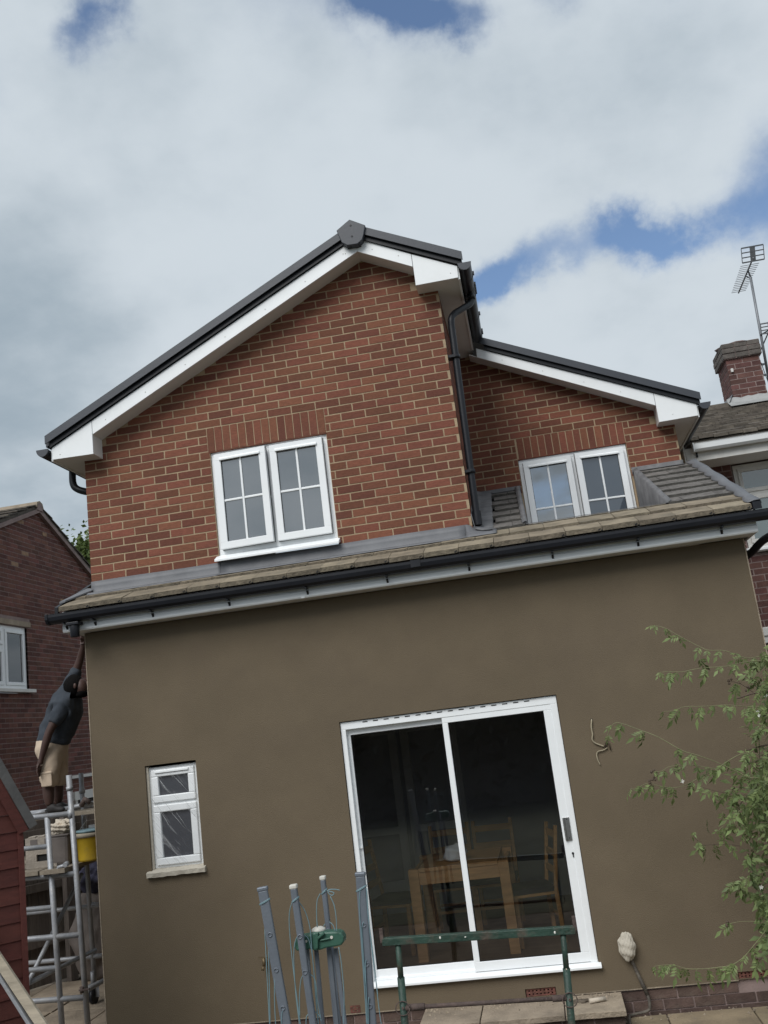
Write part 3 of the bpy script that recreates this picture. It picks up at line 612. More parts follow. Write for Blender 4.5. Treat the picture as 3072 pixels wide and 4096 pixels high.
# ---- lean-to tiles
TS = .415
def rz(y): return 3.500 + TS * (y + .45)
lean = MB(); lean.hexa([(-.11, -.40, rz(-.40) - .06), (3.70, -.40, rz(-.40) - .06), (3.70, .02, rz(.02) - .06), (-.11, .02, rz(.02) - .06), (-.11, -.40, rz(-.40) - .03), (3.70, -.40, rz(-.40) - .03), (3.70, .02, rz(.02) - .03), (-.11, .02, rz(.02) - .03)])
lean.hexa([(3.70, -.40, rz(-.40) - .06), (5.74, -.40, rz(-.40) - .06), (5.74, .04, rz(.04) - .06), (3.70, .04, rz(.04) - .06), (3.70, -.40, rz(-.40) - .03), (5.74, -.40, rz(-.40) - .03), (5.74, .04, rz(.04) - .03), (3.70, .04, rz(.04) - .03)])
for a, c in ((3.50, 3.975), (5.155, 5.74)): lean.hexa([(a, .04, rz(.04) - .06), (c, .04, rz(.04) - .06), (c, EY, rz(EY) - .06), (a, EY, rz(EY) - .06), (a, .04, rz(.04) - .03), (c, .04, rz(.04) - .03), (c, EY, rz(EY) - .03), (a, EY, rz(EY) - .03)])
lroof = lean.build('lean_to_roof', 'wood_dark', house)
TH = .037
def tile(x0, x1, yf, m, i, ridge=True, zo=0):
    b = MB(); yb = min(yf + .33, EY - .005 if yf > .02 else .14 if x1 > 3.5 else -.004); zf = rz(yf) + random.uniform(-.003, .003) + zo; L = yb - yf; zb = rz(yb) - .004 if True else 0
    j = random.uniform(-.004, .004); n = 5; P = []; xs = [x0 + .002 + (x1 - x0 - .004) * k / n for k in range(n + 1)]
    r_ = [random.uniform(-.0022, .0022) for _ in range(n + 1)]; rf = [random.uniform(-.003, .003) for _ in range(n + 1)]
    for k, x in enumerate(xs): P += [(x, yf + j + rf[k], zf - .002), (x, yf + j + rf[k] * .6 + .003, zf + TH + r_[k]), (x, yb, zb + .012), (x, yb, zb - .012)]
    fs = []
    for k in range(n):
        a, c = 4 * k, 4 * k + 4
        for e in range(4): fs.append((a + e, a + (e + 1) % 4, c + (e + 1) % 4, c + e))
    fs += [(3, 2, 1, 0), (4 * n, 4 * n + 1, 4 * n + 2, 4 * n + 3)]
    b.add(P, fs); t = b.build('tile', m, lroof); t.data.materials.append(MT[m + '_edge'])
    for k in range(n): t.data.polygons[4 * k].material_index = 1  # front faces take the darker edge material
    if ridge:
        b = MB(); xe = x1; b.box(xe - .035, xe - .02, yf + j - .003, yf + .006, zf + .003, zf + .012); b.box(xe - .012, xe + .002, yf + j - .004, yf + .006, zf - .001, zf + .006); b.box(xe - .024, xe - .014, yf + j - .003, yf + .006, zf + .012, zf + .018); 
        return b
def row(i, xa, xb, m, x_off):
    yf = -.45 + .25 * i; lock = MB(); x = x_off
    while x < xb - .02:
        a, c = max(x, xa), min(x + .2905, xb)
        if c - a > .04:
            k = tile(a, c, yf, m, i, c == x + .2905)
            if k and i < 2: lock.v and None; lock.add(k.v, k.f)
        x += .2905
    if lock.v: tag(lock.build('tile_interlock', 'gasket', lroof), kind='stuff')
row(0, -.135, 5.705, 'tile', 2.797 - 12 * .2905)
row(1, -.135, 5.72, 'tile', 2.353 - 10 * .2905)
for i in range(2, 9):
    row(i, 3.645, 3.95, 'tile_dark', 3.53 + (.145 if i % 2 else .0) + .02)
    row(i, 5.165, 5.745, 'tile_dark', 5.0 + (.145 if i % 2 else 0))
# ---- leadwork
def sheet(name, P, F, m='lead', th=.003, parent=None):
    b = MB(); b.add(P, F, True); o = b.build(name, m, parent or house); s = o.modifiers.new('solid', 'SOLIDIFY'); s.thickness = th; s.offset = 0; return o
def lead_strip(name, x0, x1, fn, n=24, m='lead'):         # fn(t) -> list of (y, z) down the strip at t
    P = []; F = []; k = None
    for i in range(n + 1):
        x = x0 + (x1 - x0) * i / n; pr = fn(i / n, x); k = len(pr); P += [(x, y, z) for y, z in pr]
    for i in range(n):
        for e in range(k - 1): F.append((i * k + e, i * k + e + 1, (i + 1) * k + e + 1, (i + 1) * k + e))
    return sheet(name, P, F, m)
def apron(t, x):
    w = .004 * math.sin(x * 9) + .003 * math.sin(x * 23)
    return [(-.003, 3.800 + .002 * math.sin(x * 5)), (-.008 + w * .5, 3.75), (-.014 + w, 3.695), (-.03, 3.676), (-.085 + w, rz(-.085) + .034 + w * .4), (-.125 + w, rz(-.125) + .028)]
lead_strip('lead_flashing', -.002, 1.245, apron); lead_strip('lead_flashing', 1.232, 3.46, lambda t, x: [(y - .004, z + .003) for y, z in apron(t, x)])
lead_strip('lead_corner', 3.44, 3.70, lambda t, x: [(-.012 if x < HW else .02 + (x - HW) * .1, 3.80 - (x - 3.44) * .25), (-.02, 3.73 - (x - 3.44) * .1), (-.06, rz(-.06) + .045), (-.135, rz(-.135) + .036)], 8)
P = []; F = []; n = 60
for i in range(n + 1):
    y = -.02 + (EY + .0) * i / n; w = .007 * math.sin(i * 1.55) + .004 * math.sin(i * .7); P += [(HW + .002, y, rz(y) + .20), (HW + .02, y, rz(y) + .07 + w), (3.58, y, rz(y) + .050 + w), (3.668 + w * .6, y, rz(y) + .047 + w * .5), (3.672, y, rz(y) - .02)]
for i in range(n):
    for e in range(4): F.append((5 * i + e, 5 * i + e + 1, 5 * i + e + 6, 5 * i + e + 5))
sheet('lead_gutter', P, F, 'lead_dark')
P = []; F = []
for i in range(n + 1):
    y = .06 + (EY - .10) * i / n; w = .005 * math.sin(i * 1.55); P += [(3.925 + w, y, rz(y) + .040 + w), (3.950, y, rz(y) + .058 + w), (3.973, y, rz(y) + .05)]
for i in range(n):
    for e in range(2): F.append((3 * i + e, 3 * i + e + 1, 3 * i + e + 4, 3 * i + e + 3))
sheet('lead_cover', P, F, 'lead_dark')
lead_strip('lead_flashing', HW + .01, 3.985, lambda t, x: [(EY - .003, 4.482), (EY - .01 + .003 * math.sin(x * 30), 4.43), (EY - .02, 4.40), (EY - .09, rz(EY - .09) + .03)], 14, 'lead_dark')
lead_strip('lead_flashing', 5.14, 5.665, lambda t, x: [(EY - .003, 4.488), (EY - .01 + .003 * math.sin(x * 30), 4.44), (EY - .02, 4.41), (EY - .09, rz(EY - .09) + .03)], 14, 'lead_dark')
# well in front of the recessed window
b = MB(); b.box(3.965, 5.16, .06, EY + .02, 3.56, 3.575); b.build('well_floor', 'lead_dark', house)
def cheek(x, sgn):
    n = 12; P = []; F = []
    for i in range(n + 1):
        y = .07 + (EY - .07) * i / n; w = .004 * math.sin(i * 2.1); P += [(x + w, y, 3.576), (x + w, y, rz(y) + .028), (x + sgn * .045, y, rz(y) + .045 + w)]
    for i in range(n): F += [(3 * i, 3 * i + 1, 3 * i + 4, 3 * i + 3), (3 * i + 1, 3 * i + 2, 3 * i + 5, 3 * i + 4)]
    sheet('lead_cheek', P, F, 'lead_dark')
    b = MB(); b.box(min(x + sgn * .004, x + sgn * .03), max(x + sgn * .004, x + sgn * .03), .075, EY, 3.57, 3.575); 
    b = MB(); b.hexa([(x + sgn * .006 - .0, .075, 3.58), (x + sgn * .02, .075, 3.58), (x + sgn * .02, EY, 3.58), (x + sgn * .006, EY, 3.58), (x + sgn * .006, .075, rz(.075) + .02), (x + sgn * .02, .075, rz(.075) + .02), (x + sgn * .02, EY, rz(EY) + .02), (x + sgn * .006, EY, rz(EY) + .02)]); b.build('cheek_board', 'wood_dark', house)
cheek(5.150, 1); cheek(3.972, -1)
b = MB(); b.hexa([(3.96, .055, rz(.055) + .03), (5.17, .055, rz(.055) + .03), (5.17, .10, rz(.06) + .035), (3.96, .10, rz(.06) + .035), (3.96, .055, rz(.055) + .034), (5.17, .055, rz(.055) + .034), (5.17, .10, rz(.06) + .039), (3.96, .10, rz(.06) + .039)]); b.build('lead_lip', 'lead_dark', house)
# scalloped lead verge on the right, slip at the left
P = []; F = []; n = 64
for i in range(n + 1):
    y = -.40 + (EY - .06 + .40) * i / n; sc = abs(math.sin(math.pi * (y + .45) / .25)); P += [(5.705 - .028 * sc, y, rz(y) + .040 - .004 * sc), (5.735, y, rz(y) + .050), (5.782 + .006 * math.sin(y * 11), y, rz(y) + .052), (5.79, y, rz(y) + .02)]
for i in range(n):
    for e in range(3): F.append((4 * i + e, 4 * i + e + 1, 4 * i + e + 5, 4 * i + e + 4))
sheet('lead_verge', P, F, 'lead', .004)
b = MB(); b.hexa([(5.72, -.41, rz(-.41) - .02), (5.785, -.41, rz(-.41) - .02), (5.785, EY, rz(EY) - .02), (5.72, EY, rz(EY) - .02), (5.72, -.41, rz(-.41) + .04), (5.785, -.41, rz(-.41) + .04), (5.785, EY, rz(EY) + .04), (5.72, EY, rz(EY) + .04)]); b.build('verge_board', 'black', house)
b = MB(); b.hexa([(-.17, -.30, rz(-.30) + .03), (-.115, -.30, rz(-.30) + .035), (.03, .015, rz(.0) + .04), (-.07, .05, rz(.05) + .035), (-.17, -.30, rz(-.30) + .045), (-.115, -.30, rz(-.30) + .05), (.03, .015, rz(.0) + .05), (-.07, .05, rz(.05) + .05)]); b.build('verge_slip', 'lead', house)
b = MB(); b.hexa([(-.165, -.40, rz(-.40) - .03), (-.137, -.40, rz(-.40) - .03), (-.137, .5, rz(.5) - .03), (-.165, .5, rz(.5) - .03), (-.165, -.40, rz(-.40) + .025), (-.137, -.40, rz(-.40) + .025), (-.137, .5, rz(.5) + .025), (-.165, .5, rz(.5) + .025)]); b.build('verge_board', 'black', house)

# ---- small window in the rendered wall, under taped film
def film_sheet():
    m = bpy.data.materials.new('film_sheet'); m.use_nodes = True; n, l = m.node_tree.nodes, m.node_tree.links; p = n['Principled BSDF']; p.inputs['Base Color'].default_value = (.62, .63, .64, 1); p.inputs['Roughness'].default_value = .3
    tc = n.new('ShaderNodeTexCoord'); mp = n.new('ShaderNodeMapping'); mp.inputs['Scale'].default_value = (4, 4, 34); m0 = n.new('ShaderNodeMapping'); m0.inputs['Rotation'].default_value = (0, R(-52), 0); l.new(tc.outputs['Object'], m0.inputs[0]); l.new(m0.outputs[0], mp.inputs[0])
    nz = n.new('ShaderNodeTexNoise'); nz.inputs['Scale'].default_value = 1.1; nz.inputs['Detail'].default_value = 5; nz.inputs['Distortion'].default_value = .6; l.new(mp.outputs[0], nz.inputs['Vector'])
    mr = n.new('ShaderNodeMapRange'); mr.inputs[1].default_value = .54; mr.inputs[2].default_value = .82; mr.inputs[3].default_value = .05; mr.inputs[4].default_value = .60; l.new(nz.outputs[0], mr.inputs[0])
    t = n.new('ShaderNodeBsdfTransparent'); ms = n.new('ShaderNodeMixShader'); l.new(mr.outputs[0], ms.inputs[0]); l.new(t.outputs[0], ms.inputs[1]); l.new(p.outputs[0], ms.inputs[2]); l.new(ms.outputs[0], n['Material Output'].inputs[0]); return m
def small_window():
    y = RY + .045; b = MB(); x0, x1, z0, z1 = SX0 + .016, SX1 - .010, SZ0 + .012, SZ1 - .02; f = .035; zm = 1.795
    for a in ((x0, x1, z0, z0 + f), (x0, x1, z1 - f, z1), (x0, x0 + f, z0 + f, z1 - f), (x1 - f, x1, z0 + f, z1 - f), (x0 + f, x1 - f, zm - .022, zm + .022)): b.box(a[0], a[1], y, y + .06, a[2], a[3])
    w = b.build('window', 'white', house, .004); w['label'] = 'small two-light window under clear protective film'
    for (c0, c1) in ((z0 + f - .012, zm - .010), (zm + .010, z1 - f + .012)):
        s0, s1 = x0 + f - .012, x1 - f + .012; q = .058; b = MB()
        for a in ((s0, s1, c0, c0 + q), (s0, s1, c1 - q, c1), (s0, s0 + q, c0 + q, c1 - q), (s1 - q, s1, c0 + q, c1 - q)): b.box(a[0], a[1], y - .018, y + .03, a[2], a[3])
        b.build('sash_frame', 'white', w, .007)
        b = MB(); b.box(s0 + q - .004, s1 - q + .004, y + .006, y + .012, c0 + q - .004, c1 - q + .004); b.build('pane', 'pane_dim', w)
        for k in range(3):                                # folds standing up in the film
            xa = s0 + q + (s1 - s0 - 2 * q) * random.uniform(0, .6); xb = min(s1 - q * .8, xa + random.uniform(.06, .14)); za = c1 - q * random.uniform(1.0, 1.5); zb = max(c0 + q * 1.1, za - random.uniform(.12, .25))
            b = MB(); b.tube([(xa, y - .0205, za), ((xa + xb) / 2 + .004, y - .0215, (za + zb) / 2), (xb, y - .0205, zb)], [.0002, random.uniform(.0006, .0014), .0003], 5); b.build('film_crease', 'film', w)
    b = MB(); b.add([(x0 - .01, y - .0190, z0 - .005), (x1 + .004, y - .0192, z0 - .005), (x1 + .004, y - .0192, z1), (x0 - .01, y - .0190, z1)], [(0, 1, 2, 3)]); b.build('film_sheet', film_sheet(), w)
    b = MB(); b.prism([(y - .03, 2.050), (y - .03, 2.062), (y - .016, 2.070), (y - .016, 2.050)], 'x', x0 + .06, x1 - .07); b.build('trickle_vent', 'white', w)
    for q in ((SX0 + .001, x0 + .002, RY + .02, RY + .09, SZ0, SZ1 - .01), (x1 - .002, SX1 - .001, RY + .03, RY + .09, SZ0, SZ1 - .01)): b = MB(); b.box(*q); b.build('masking_strip', 'tape', w)
    n = 14; P = []; F = []
    for i in range(n + 1):
        x = .434 + .508 * i / n; r_ = lambda s: random.uniform(-s, s)
        P += [(x, RY - .035 + r_(.004), 1.222 + r_(.004)), (x, RY - .036 + r_(.003), 1.257 + r_(.004)), (x, RY + .05, 1.283 + r_(.006)), (x, RY + .05, 1.22)]
    for i in range(n): F += [(4 * i + e, 4 * i + (e + 1) % 4, 4 * i + 4 + (e + 1) % 4, 4 * i + 4 + e) for e in range(4)]
    F += [(3, 2, 1, 0), (4 * n, 4 * n + 1, 4 * n + 2, 4 * n + 3)]
    b = MB(); b.add(P, F); b.build('taped_sill', 'tape', w)
    b = MB(); b.box(.3, 1.1, RY + .5, RY + .52, 1.0, 2.4); b.build('blind', 'lining', house)
small_window()

# ---- sliding door
def sliding_door():
    y = RY + .018; b = MB(); x0, x1, z0, z1 = DX0 + .004, DX1 - .004, .262, DZ1 - .006
    b.box(x0, x1, y, y + .10, z1 - .062, z1); b.box(x0, x0 + .040, y, y + .10, z0, z1 - .062); b.box(x1 - .052, x1, y, y + .10, z0, z1 - .062); b.box(x0 + .04, x1 - .052, y + .03, y + .10, z0, z0 + .02)
    d = b.build('sliding_door', 'white', house, .003); d['label'] = 'wide white sliding patio door with two dark glass panels'
    def leaf(a, c, e, g_, yy, fl, fr, ft, fb, nm):
        b = MB(); b.box(a, c, yy, yy + .04, e, e + fb); b.box(a, c, yy, yy + .04, g_ - ft, g_); b.box(a, a + fl, yy, yy + .04, e + fb, g_ - ft); b.box(c - fr, c, yy, yy + .04, e + fb, g_ - ft); b.build(nm, 'white', d, .003)
        b = MB(); b.box(a + fl - .004, c - fr + .004, yy + .016, yy + .022, e + fb - .004, g_ - ft + .004); b.build('glass', 'door_glass', d)
        b = MB(); q = .005
        for t in ((a + fl, c - fr, e + fb, e + fb + q), (a + fl, c - fr, g_ - ft - q, g_ - ft), (a + fl, a + fl + q, e + fb + q, g_ - ft - q), (c - fr - q, c - fr, e + fb + q, g_ - ft - q)): b.box(t[0], t[1], yy + .008, yy + .015, t[2], t[3])
        b.build('glazing_seal', 'gasket', d)
    leaf(x0 + .040, 3.062, z0 + .012, z1 - .060, y + .048, .026, .030, .050, .064, 'fixed_panel')
    leaf(3.030, x1 - .050, z0 + .004, z1 - .058, y + .004, .046, .066, .050, .070, 'sliding_panel')
    for i in range(16):
        x = 2.375 + i * .0893; b = MB(); b.box(x, x + .042, y - .002, y + .003, z1 - .020, z1 - .012); b.build('vent_slot', 'gasket', d)
    b = MB(); b.prism([(RY - .045, .228), (RY - .045, .246), (RY + .0, .262), (RY + .11, .262), (RY + .11, .236), (RY - .02, .236)], 'x', DX0 - .004, DX1 + .018); b.build('sill', 'white', d, .003)
    b = MB(); b.box(3.872, 3.886, y - .018, y + .004, 1.157, 1.332); b.box(3.886, 3.924, y - .010, y + .004, 1.157, 1.332); b.build('pull_handle', 'steel', d, .003)
    for z in (1.175, 1.315): b = MB(); b.tube([(3.905, y - .012, z), (3.905, y - .008, z)], .004, 8); b.build('screw_head', 'black', d)
    b = MB(); b.tube([(3.912, y - .002, 1.058), (3.912, y + .006, 1.058)], .009, 12); b.box(3.908, 3.916, y - .002, y + .006, 1.03, 1.055); b.build('keyhole', 'gasket', d)
    b = MB(); b.box(x0 + .022, x0 + .066, y + .03, y + .05, 1.262, 1.276); b.build('catch', 'white', d)
sliding_door()

# ---- dining room behind the glass
FZ = .17
b = MB(); b.box(.15, 5.4, -.07, 3.1, FZ - .05, FZ); tag(b.build('dining_room_floor', 'floor_in'), kind='structure')
b = MB(); b.box(.15, 5.4, 3.1, 3.2, FZ, 2.7); b.box(1.3, 1.4, -.07, 3.1, FZ, 2.7); b.box(4.6, 4.7, -.07, 3.1, FZ, 2.7); b.box(.15, 5.4, -.07, 3.1, 2.6, 2.7)
tag(b.build('dining_room_wall', 'wall_in'), kind='structure')
def oak_table():
    t = thing('dining_table', (2.9, 1.15, FZ), 'square oak dining table seen through the patio door', 'table')
    x0, x1, y0, y1, h = 2.465, 3.355, .70, 1.60, .935
    for x in (x0, x1 - .09):
        for y in (y0, y1 - .09): b = MB(); b.box(x, x + .09, y, y + .09, FZ, h); b.build('leg', 'oak', t, .004)
    for a in ((x0 + .09, x1 - .09, y0 + .02, y0 + .045), (x0 + .09, x1 - .09, y1 - .045, y1 - .02), (x0 + .02, x0 + .045, y0 + .09, y1 - .09), (x1 - .045, x1 - .02, y0 + .09, y1 - .09)): b = MB(); b.box(a[0], a[1], a[2], a[3], h - .135, h - .03); b.build('apron', 'oak', t)
    b = MB(); b.box(x0 + .092, x1 - .092, y0 + .004, y1 - .004, h - .028, h + .004); b.build('table_top', 'oak', t, .003)
oak_table()
def dchair(loc, rz_, label):
    c = thing('dining_chair', loc, label, 'chair', 'oak chairs round the dining table'); c.rotation_euler.z = rz_
    def pt(name, bm, m): bm.v = [tuple(Vector(v) + Vector(loc)) for v in bm.v]; return bm.build(name, m, c, .003)
    for sx in (-.19, .19):
        b = MB(); b.rod((sx, -.18, 0), (sx, -.18, .44), .035, .035, (0, 1, 0)); pt('leg', b, 'oak')
        b = MB(); b.rod((sx, .20, 0), (sx, .19, .46), .035, .035, (0, 1, 0)); b.rod((sx, .19, .46), (sx, .27, .98), .035, .03, (0, 1, 0)); pt('leg', b, 'oak')
    for z in (.60, .74, .90): b = MB(); b.rod((-.18, .19 + (z - .46) * .154, z), (.18, .19 + (z - .46) * .154, z), .018, .06, (0, 0, 1)); pt('back_slat', b, 'oak')
    for y in (-.18, .2): b = MB(); b.rod((-.17, y, .22), (.17, y, .22), .02, .025); pt('stretcher', b, 'oak')
    b = MB(); b.box(-.2, .2, -.2, .19, .41, .435); pt('seat_frame', b, 'oak'); b = MB(); b.box(-.205, .205, -.205, .185, .437, .48); pt('seat_pad', b, 'oak_dark')
dchair((3.50, 1.08, FZ), R(-78), 'oak chair at the right side of the dining table')
dchair((2.24, 1.22, FZ), R(80), 'oak chair at the left side of the dining table')
dchair((2.74, 1.78, FZ), R(3), 'oak chair at the far left of the dining table')
dchair((3.16, 1.78, FZ), R(-2), 'oak chair at the far right of the dining table')
def lump(name, c, r3, m, seed, parent=None, amp=.18, sub=3, label=None, cat=None, freq=3.0, zfloor=None):
    import bmesh
    bm = bmesh.new(); bmesh.ops.create_icosphere(bm, subdivisions=sub, radius=1); rs = random.Random(seed); ph = [rs.uniform(0, 6.28) for _ in range(9)]
    for v in bm.verts:
        n = v.co.normalized(); k = 1 + amp * (math.sin(freq * n.x + ph[0]) * math.sin(freq * 1.3 * n.y + ph[1]) + .6 * math.sin(freq * 2.1 * n.z + ph[2] + 2 * n.x) + .4 * math.sin(freq * 3.7 * n.x + ph[3]) * math.sin(freq * 3.1 * n.z + ph[4]) + .25 * math.sin(9 * n.y * freq / 3 + ph[5] + 5 * n.z))
        p = Vector((n.x * r3[0], n.y * r3[1], n.z * r3[2])) * k
        if zfloor is not None: p.z = max(p.z, zfloor)
        v.co = p
    me = bpy.data.meshes.new(name); bm.to_mesh(me); bm.free(); me.polygons.foreach_set('use_smooth', [True] * len(me.polygons)); me.materials.append(MT[m] if isinstance(m, str) else m); o = bpy.data.objects.new(name, me); link(o, parent, c)
    if label: tag(o, label, cat)
    return o
lump('wrapped_bundle', (2.88, .95, 1.004), (.11, .09, .085), 'film', 5, amp=.2, label='crumpled clear plastic bundle on the oak dining table', cat='bundle', zfloor=-.065)
def mirrored_frame(x0, x1):  # pale frames made up to stand for window reflections in the patio glass
    b = MB(); y = 3.03
    b.box(x0, x1, y, y + .05, 2.1, 2.2); b.box(x0, x0 + .09, y, y + .05, FZ, 2.1); b.box(x1 - .09, x1, y, y + .05, FZ, 2.1); b.box(x0 + .09, x1 - .09, y, y + .05, FZ, .5); b.box(x0 + .09, x1 - .09, y, y + .05, 1.0, 1.08); return b
for i, (a, c) in enumerate(((1.50, 2.15), (2.20, 2.85))):
    tag(mirrored_frame(a, c).build('mirrored_frame', 'soffit'), ('pale frame standing in for a window reflection, back left', 'pale frame standing in for a window reflection, near the middle')[i], 'frame', 'frames standing in for reflections in the patio glass')

# ---- step in front of the door
st = thing('door_step', (3.35, -.4, GZ), 'worn concrete slab step below the sliding patio door', 'step')
b = MB(); b.box(2.64, 4.09, -.585, RY - .004, GZ - .02, -.002); st0 = b.build('step_base', 'mortar_old', st)
sb = courses(2.64, 4.09, GZ - .02, -.004, lambda *a: True); lay(sb, -.592, 'y', st0, 'brick_plinth', 300, name='step_brick', d=.02)
for x0, x1 in ((2.612, 3.058), (3.066, 3.672), (3.680, 4.105)):
    n = 9; P = []; F = []
    for i in range(n + 1):
        x = x0 + (x1 - x0) * i / n; e = random.uniform(-.006, .004); P += [(x, -.640 + e, .002), (x, -.644 + e + random.uniform(-.003, .003), .045 + random.uniform(-.003, .002)), (x, RY - .004, .044), (x, RY - .004, .002)]
    for i in range(n): F += [(4 * i + e, 4 * i + (e + 1) % 4, 4 * i + 4 + (e + 1) % 4, 4 * i + 4 + e) for e in range(4)]
    F += [(3, 2, 1, 0), (4 * n, 4 * n + 1, 4 * n + 2, 4 * n + 3)]
    b = MB(); b.add(P, F); b.build('step_slab', 'concrete', st, .004)
for i, (x, y, r_) in enumerate(((3.80, -.43, .05), (3.22, -.36, .02), (3.45, -.5, .015), (4.0, -.28, .02), (2.9, -.33, .018), (3.62, -.33, .02), (2.75, -.4, .015))):
    pass
b = MB(); b.tube([(3.86, -.43, .062), (3.98, -.40, .062)], [.018, .016], 8); tag(b.build('mortar_scrap', 'sack'), 'pale broken scrap of mortar lying on the door step', 'scrap')
lump('sand_heap', (3.79, -.37, .04), (.075, .05, .022), 'earth', 3, amp=.25, label='small dark heap of sand on the door step', cat='sand')
dust = MB(); rs = random.Random(4)
for i in range(520):
    if i < 260: x, y, z = rs.uniform(2.62, 4.1), RY - .01 - abs(rs.gauss(0, .09)), .045
    else: x, y, z = rs.uniform(.05, 5.6), RY - .02 - abs(rs.gauss(0, .12)), GZ + .008
    r_ = rs.choice((.004, .006, .009, .014)); a = rs.uniform(0, 6)
    dust.add([(x + r_ * math.cos(a + q), y + r_ * math.sin(a + q), z) for q in (0, 2.1, 4.2)] + [(x, y, z + r_ * .9)], [(0, 1, 3), (1, 2, 3), (2, 0, 3)])
tag(dust.build('mortar_crumbs', 'concrete'), 'crumbs of dried mortar scattered along the foot of the wall', 'crumbs', kind='stuff')

# ---- small fittings on the wall
tp = thing('outside_tap', (1.35, RY, .47), 'small tarnished brass tap low on the rendered wall', 'tap')
c0 = at(1047, 3850, RY - .06); b = MB(); b.tube([(c0.x + .015, RY, c0.z), (c0.x + .015, RY - .06, c0.z)], .010, 10); b.tube([(c0.x + .015, RY - .05, c0.z + .03), (c0.x + .015, RY - .055, c0.z - .03)], .012, 10); b.build('tap_body', 'brass', tp)
b = MB(); b.tube([(c0.x + .01, RY - .058, c0.z - .03), (c0.x + .004, RY - .066, c0.z - .06)], [.011, .013], 10); b.build('spout', 'brass', tp)
b = MB(); b.rod((c0.x - .022, RY - .055, c0.z + .036), (c0.x + .05, RY - .055, c0.z + .03), .012, .008); b.build('lever', 'brass', tp)
wp = thing('wrapped_outlet', (4.24, RY, GZ), 'pale taped-up outlet on a dirty conduit right of the door', 'outlet')
c0 = at(2508, 3786, RY - .05); o = lump('tape_wrap', c0, (.062, .048, .10), 'tape', 11, wp, amp=.075, sub=5, freq=4.5)
p0, p1 = at(2528, 3845, RY - .02), at(2590, 3980, RY - .03)
b = MB(); b.tube([p0 + Vector((-.005, -.02, .03)), p0, p0.lerp(p1, .5), p1], [.010, .011, .013, .015], 10); b.build('conduit', 'pipe_dirty', wp)
b = MB(); b.tube(smoothpath([p1 + Vector((0, 0, .01)), p1 + Vector((.004, -.02, -.06)), (p1.x - .02, RY - .05, GZ + .04), (4.16, RY - .06, GZ + .025), (4.13, RY - .12, GZ + .02), (4.12, RY - .5, GZ + .02)], 6), .011, 8); b.build('hose', 'pipe_dirty', wp)
R5 = lambda x, y, dy=.012: at(2250 + x * .4955, 2400 + y * .4955, RY - dy)
tw = thing('dry_twig', R5(235, 968), 'dry straw-coloured twig poking from a hole in the rendered wall', 'twig')
b = MB(); b.tube(smoothpath([R5(235, 965, .0), R5(235, 975), R5(233, 1030), R5(243, 1085), R5(240, 1125), R5(265, 1155), R5(335, 1182)], 4), [.006] * 25, 6); b.build('stem', 'cable', tw)
b = MB(); b.tube(smoothpath([R5(362, 1192), R5(330, 1212), R5(290, 1222), R5(276, 1245), R5(285, 1290), R5(304, 1330)], 4), .0045, 6); b.build('stem', 'cable', tw)
b = MB(); b.tube([R5(340, 1185), R5(357, 1140), R5(372, 1150), R5(388, 1208)], .005, 6); b.tube([R5(350, 1195), R5(362, 1130), R5(345, 1160)], .004, 6); b.build('knot', 'twig', tw)
b = MB(); b.tube([R5(235, 966, -.01), R5(235, 966, .0006)], .010, 10); b.build('wall_hole', 'gasket', house)

# ================================================================ LEFT NEIGHBOUR
NX = -4.1
nl = thing('brick_house', (NX, 6.7, GZ), 'dark red brick gable end of the house at the left edge', 'house')
na, nz_ = 6.78, 6.50                                      # apex of the brickwork
def nline(y): return nz_ - (.452 * (y - na) if y > na else .40 * (na - y))
b = MB(); X0, X1 = NX - .2, NX - .003
b.box(X0, X1, 3.2, 10.9, GZ, 3.39); b.box(X0, X1, 3.2, 4.55, 3.39, 4.44); b.box(X0, X1, 6.29, 10.9, 3.39, 4.44); b.prism([(3.2, 4.44), (10.9, 4.44), (10.9, nline(10.9) + .02), (na, nz_ + .02), (3.2, nline(3.2) + .02)], 'x', X0, X1); nw = b.build('gable_wall', 'mortar_old', nl)
WY0, WY1, WW0, WW1 = 4.55, 6.29, 3.455, 4.44
nb = courses(3.2, 10.9, GZ, 6.6, lambda c, z, zt, a, e: zt < nline(c) + .05 and c > 4.7 - .2, [(WY0, WY1, WW0 - .07, WW1 + .01), (4.5, 6.40, WW1 + .005, WW1 + .10)])
vis = [t for t in nb if t[2] > 2.3 and t[0] < 8.9]; vis.sort(key=lambda t: (t[0] > 8.2, t[2] < 4.3 and t[0] > 7.8, -t[2] if t[2] > 4.5 else 0, t[0]))
rest_n = [t for t in nb if t not in set(vis)]
buff = lambda c, z: 'brick_buff' if random.random() < .012 else None
nr = lay(vis + rest_n, NX, 'x', nw, 'brick_old', 300, odd=buff)
tag(nr.build('brickwork', 'brick_old', nl), kind='stuff')
for yy, zz in ((7.02, 6.12), (7.55, 5.02)):
    o = bpy.data.objects.new('brick', brick_mesh(.14, .066, .05, 'x', 'brick_buff')); link(o, nw, (NX + .005, yy, zz))
b = MB(); b.box(NX - .1, NX + .012, 4.5, 6.40, WW1 + .012, WW1 + .095); b.build('lintel', 'concrete', nl)
b = MB(); f = .06; y0, y1, z0, z1 = WY0 + .01, WY1 - .01, WW0, WW1; xo = NX - .03
def xbox(bm, y0_, y1_, z0_, z1_, d0=.06, d1=0): bm.box(xo - d0, xo + d1, y0_, y1_, z0_, z1_)
xbox(b, y0, y1, z0, z0 + f); xbox(b, y0, y1, z1 - f, z1); xbox(b, y0, y0 + f, z0 + f, z1 - f); xbox(b, y1 - f, y1, z0 + f, z1 - f); xbox(b, 5.60, 5.66, z0 + f, z1 - f); xbox(b, y0 + f, 5.60, 4.07, 4.13)
nwin = b.build('window', 'white', nl, .004)
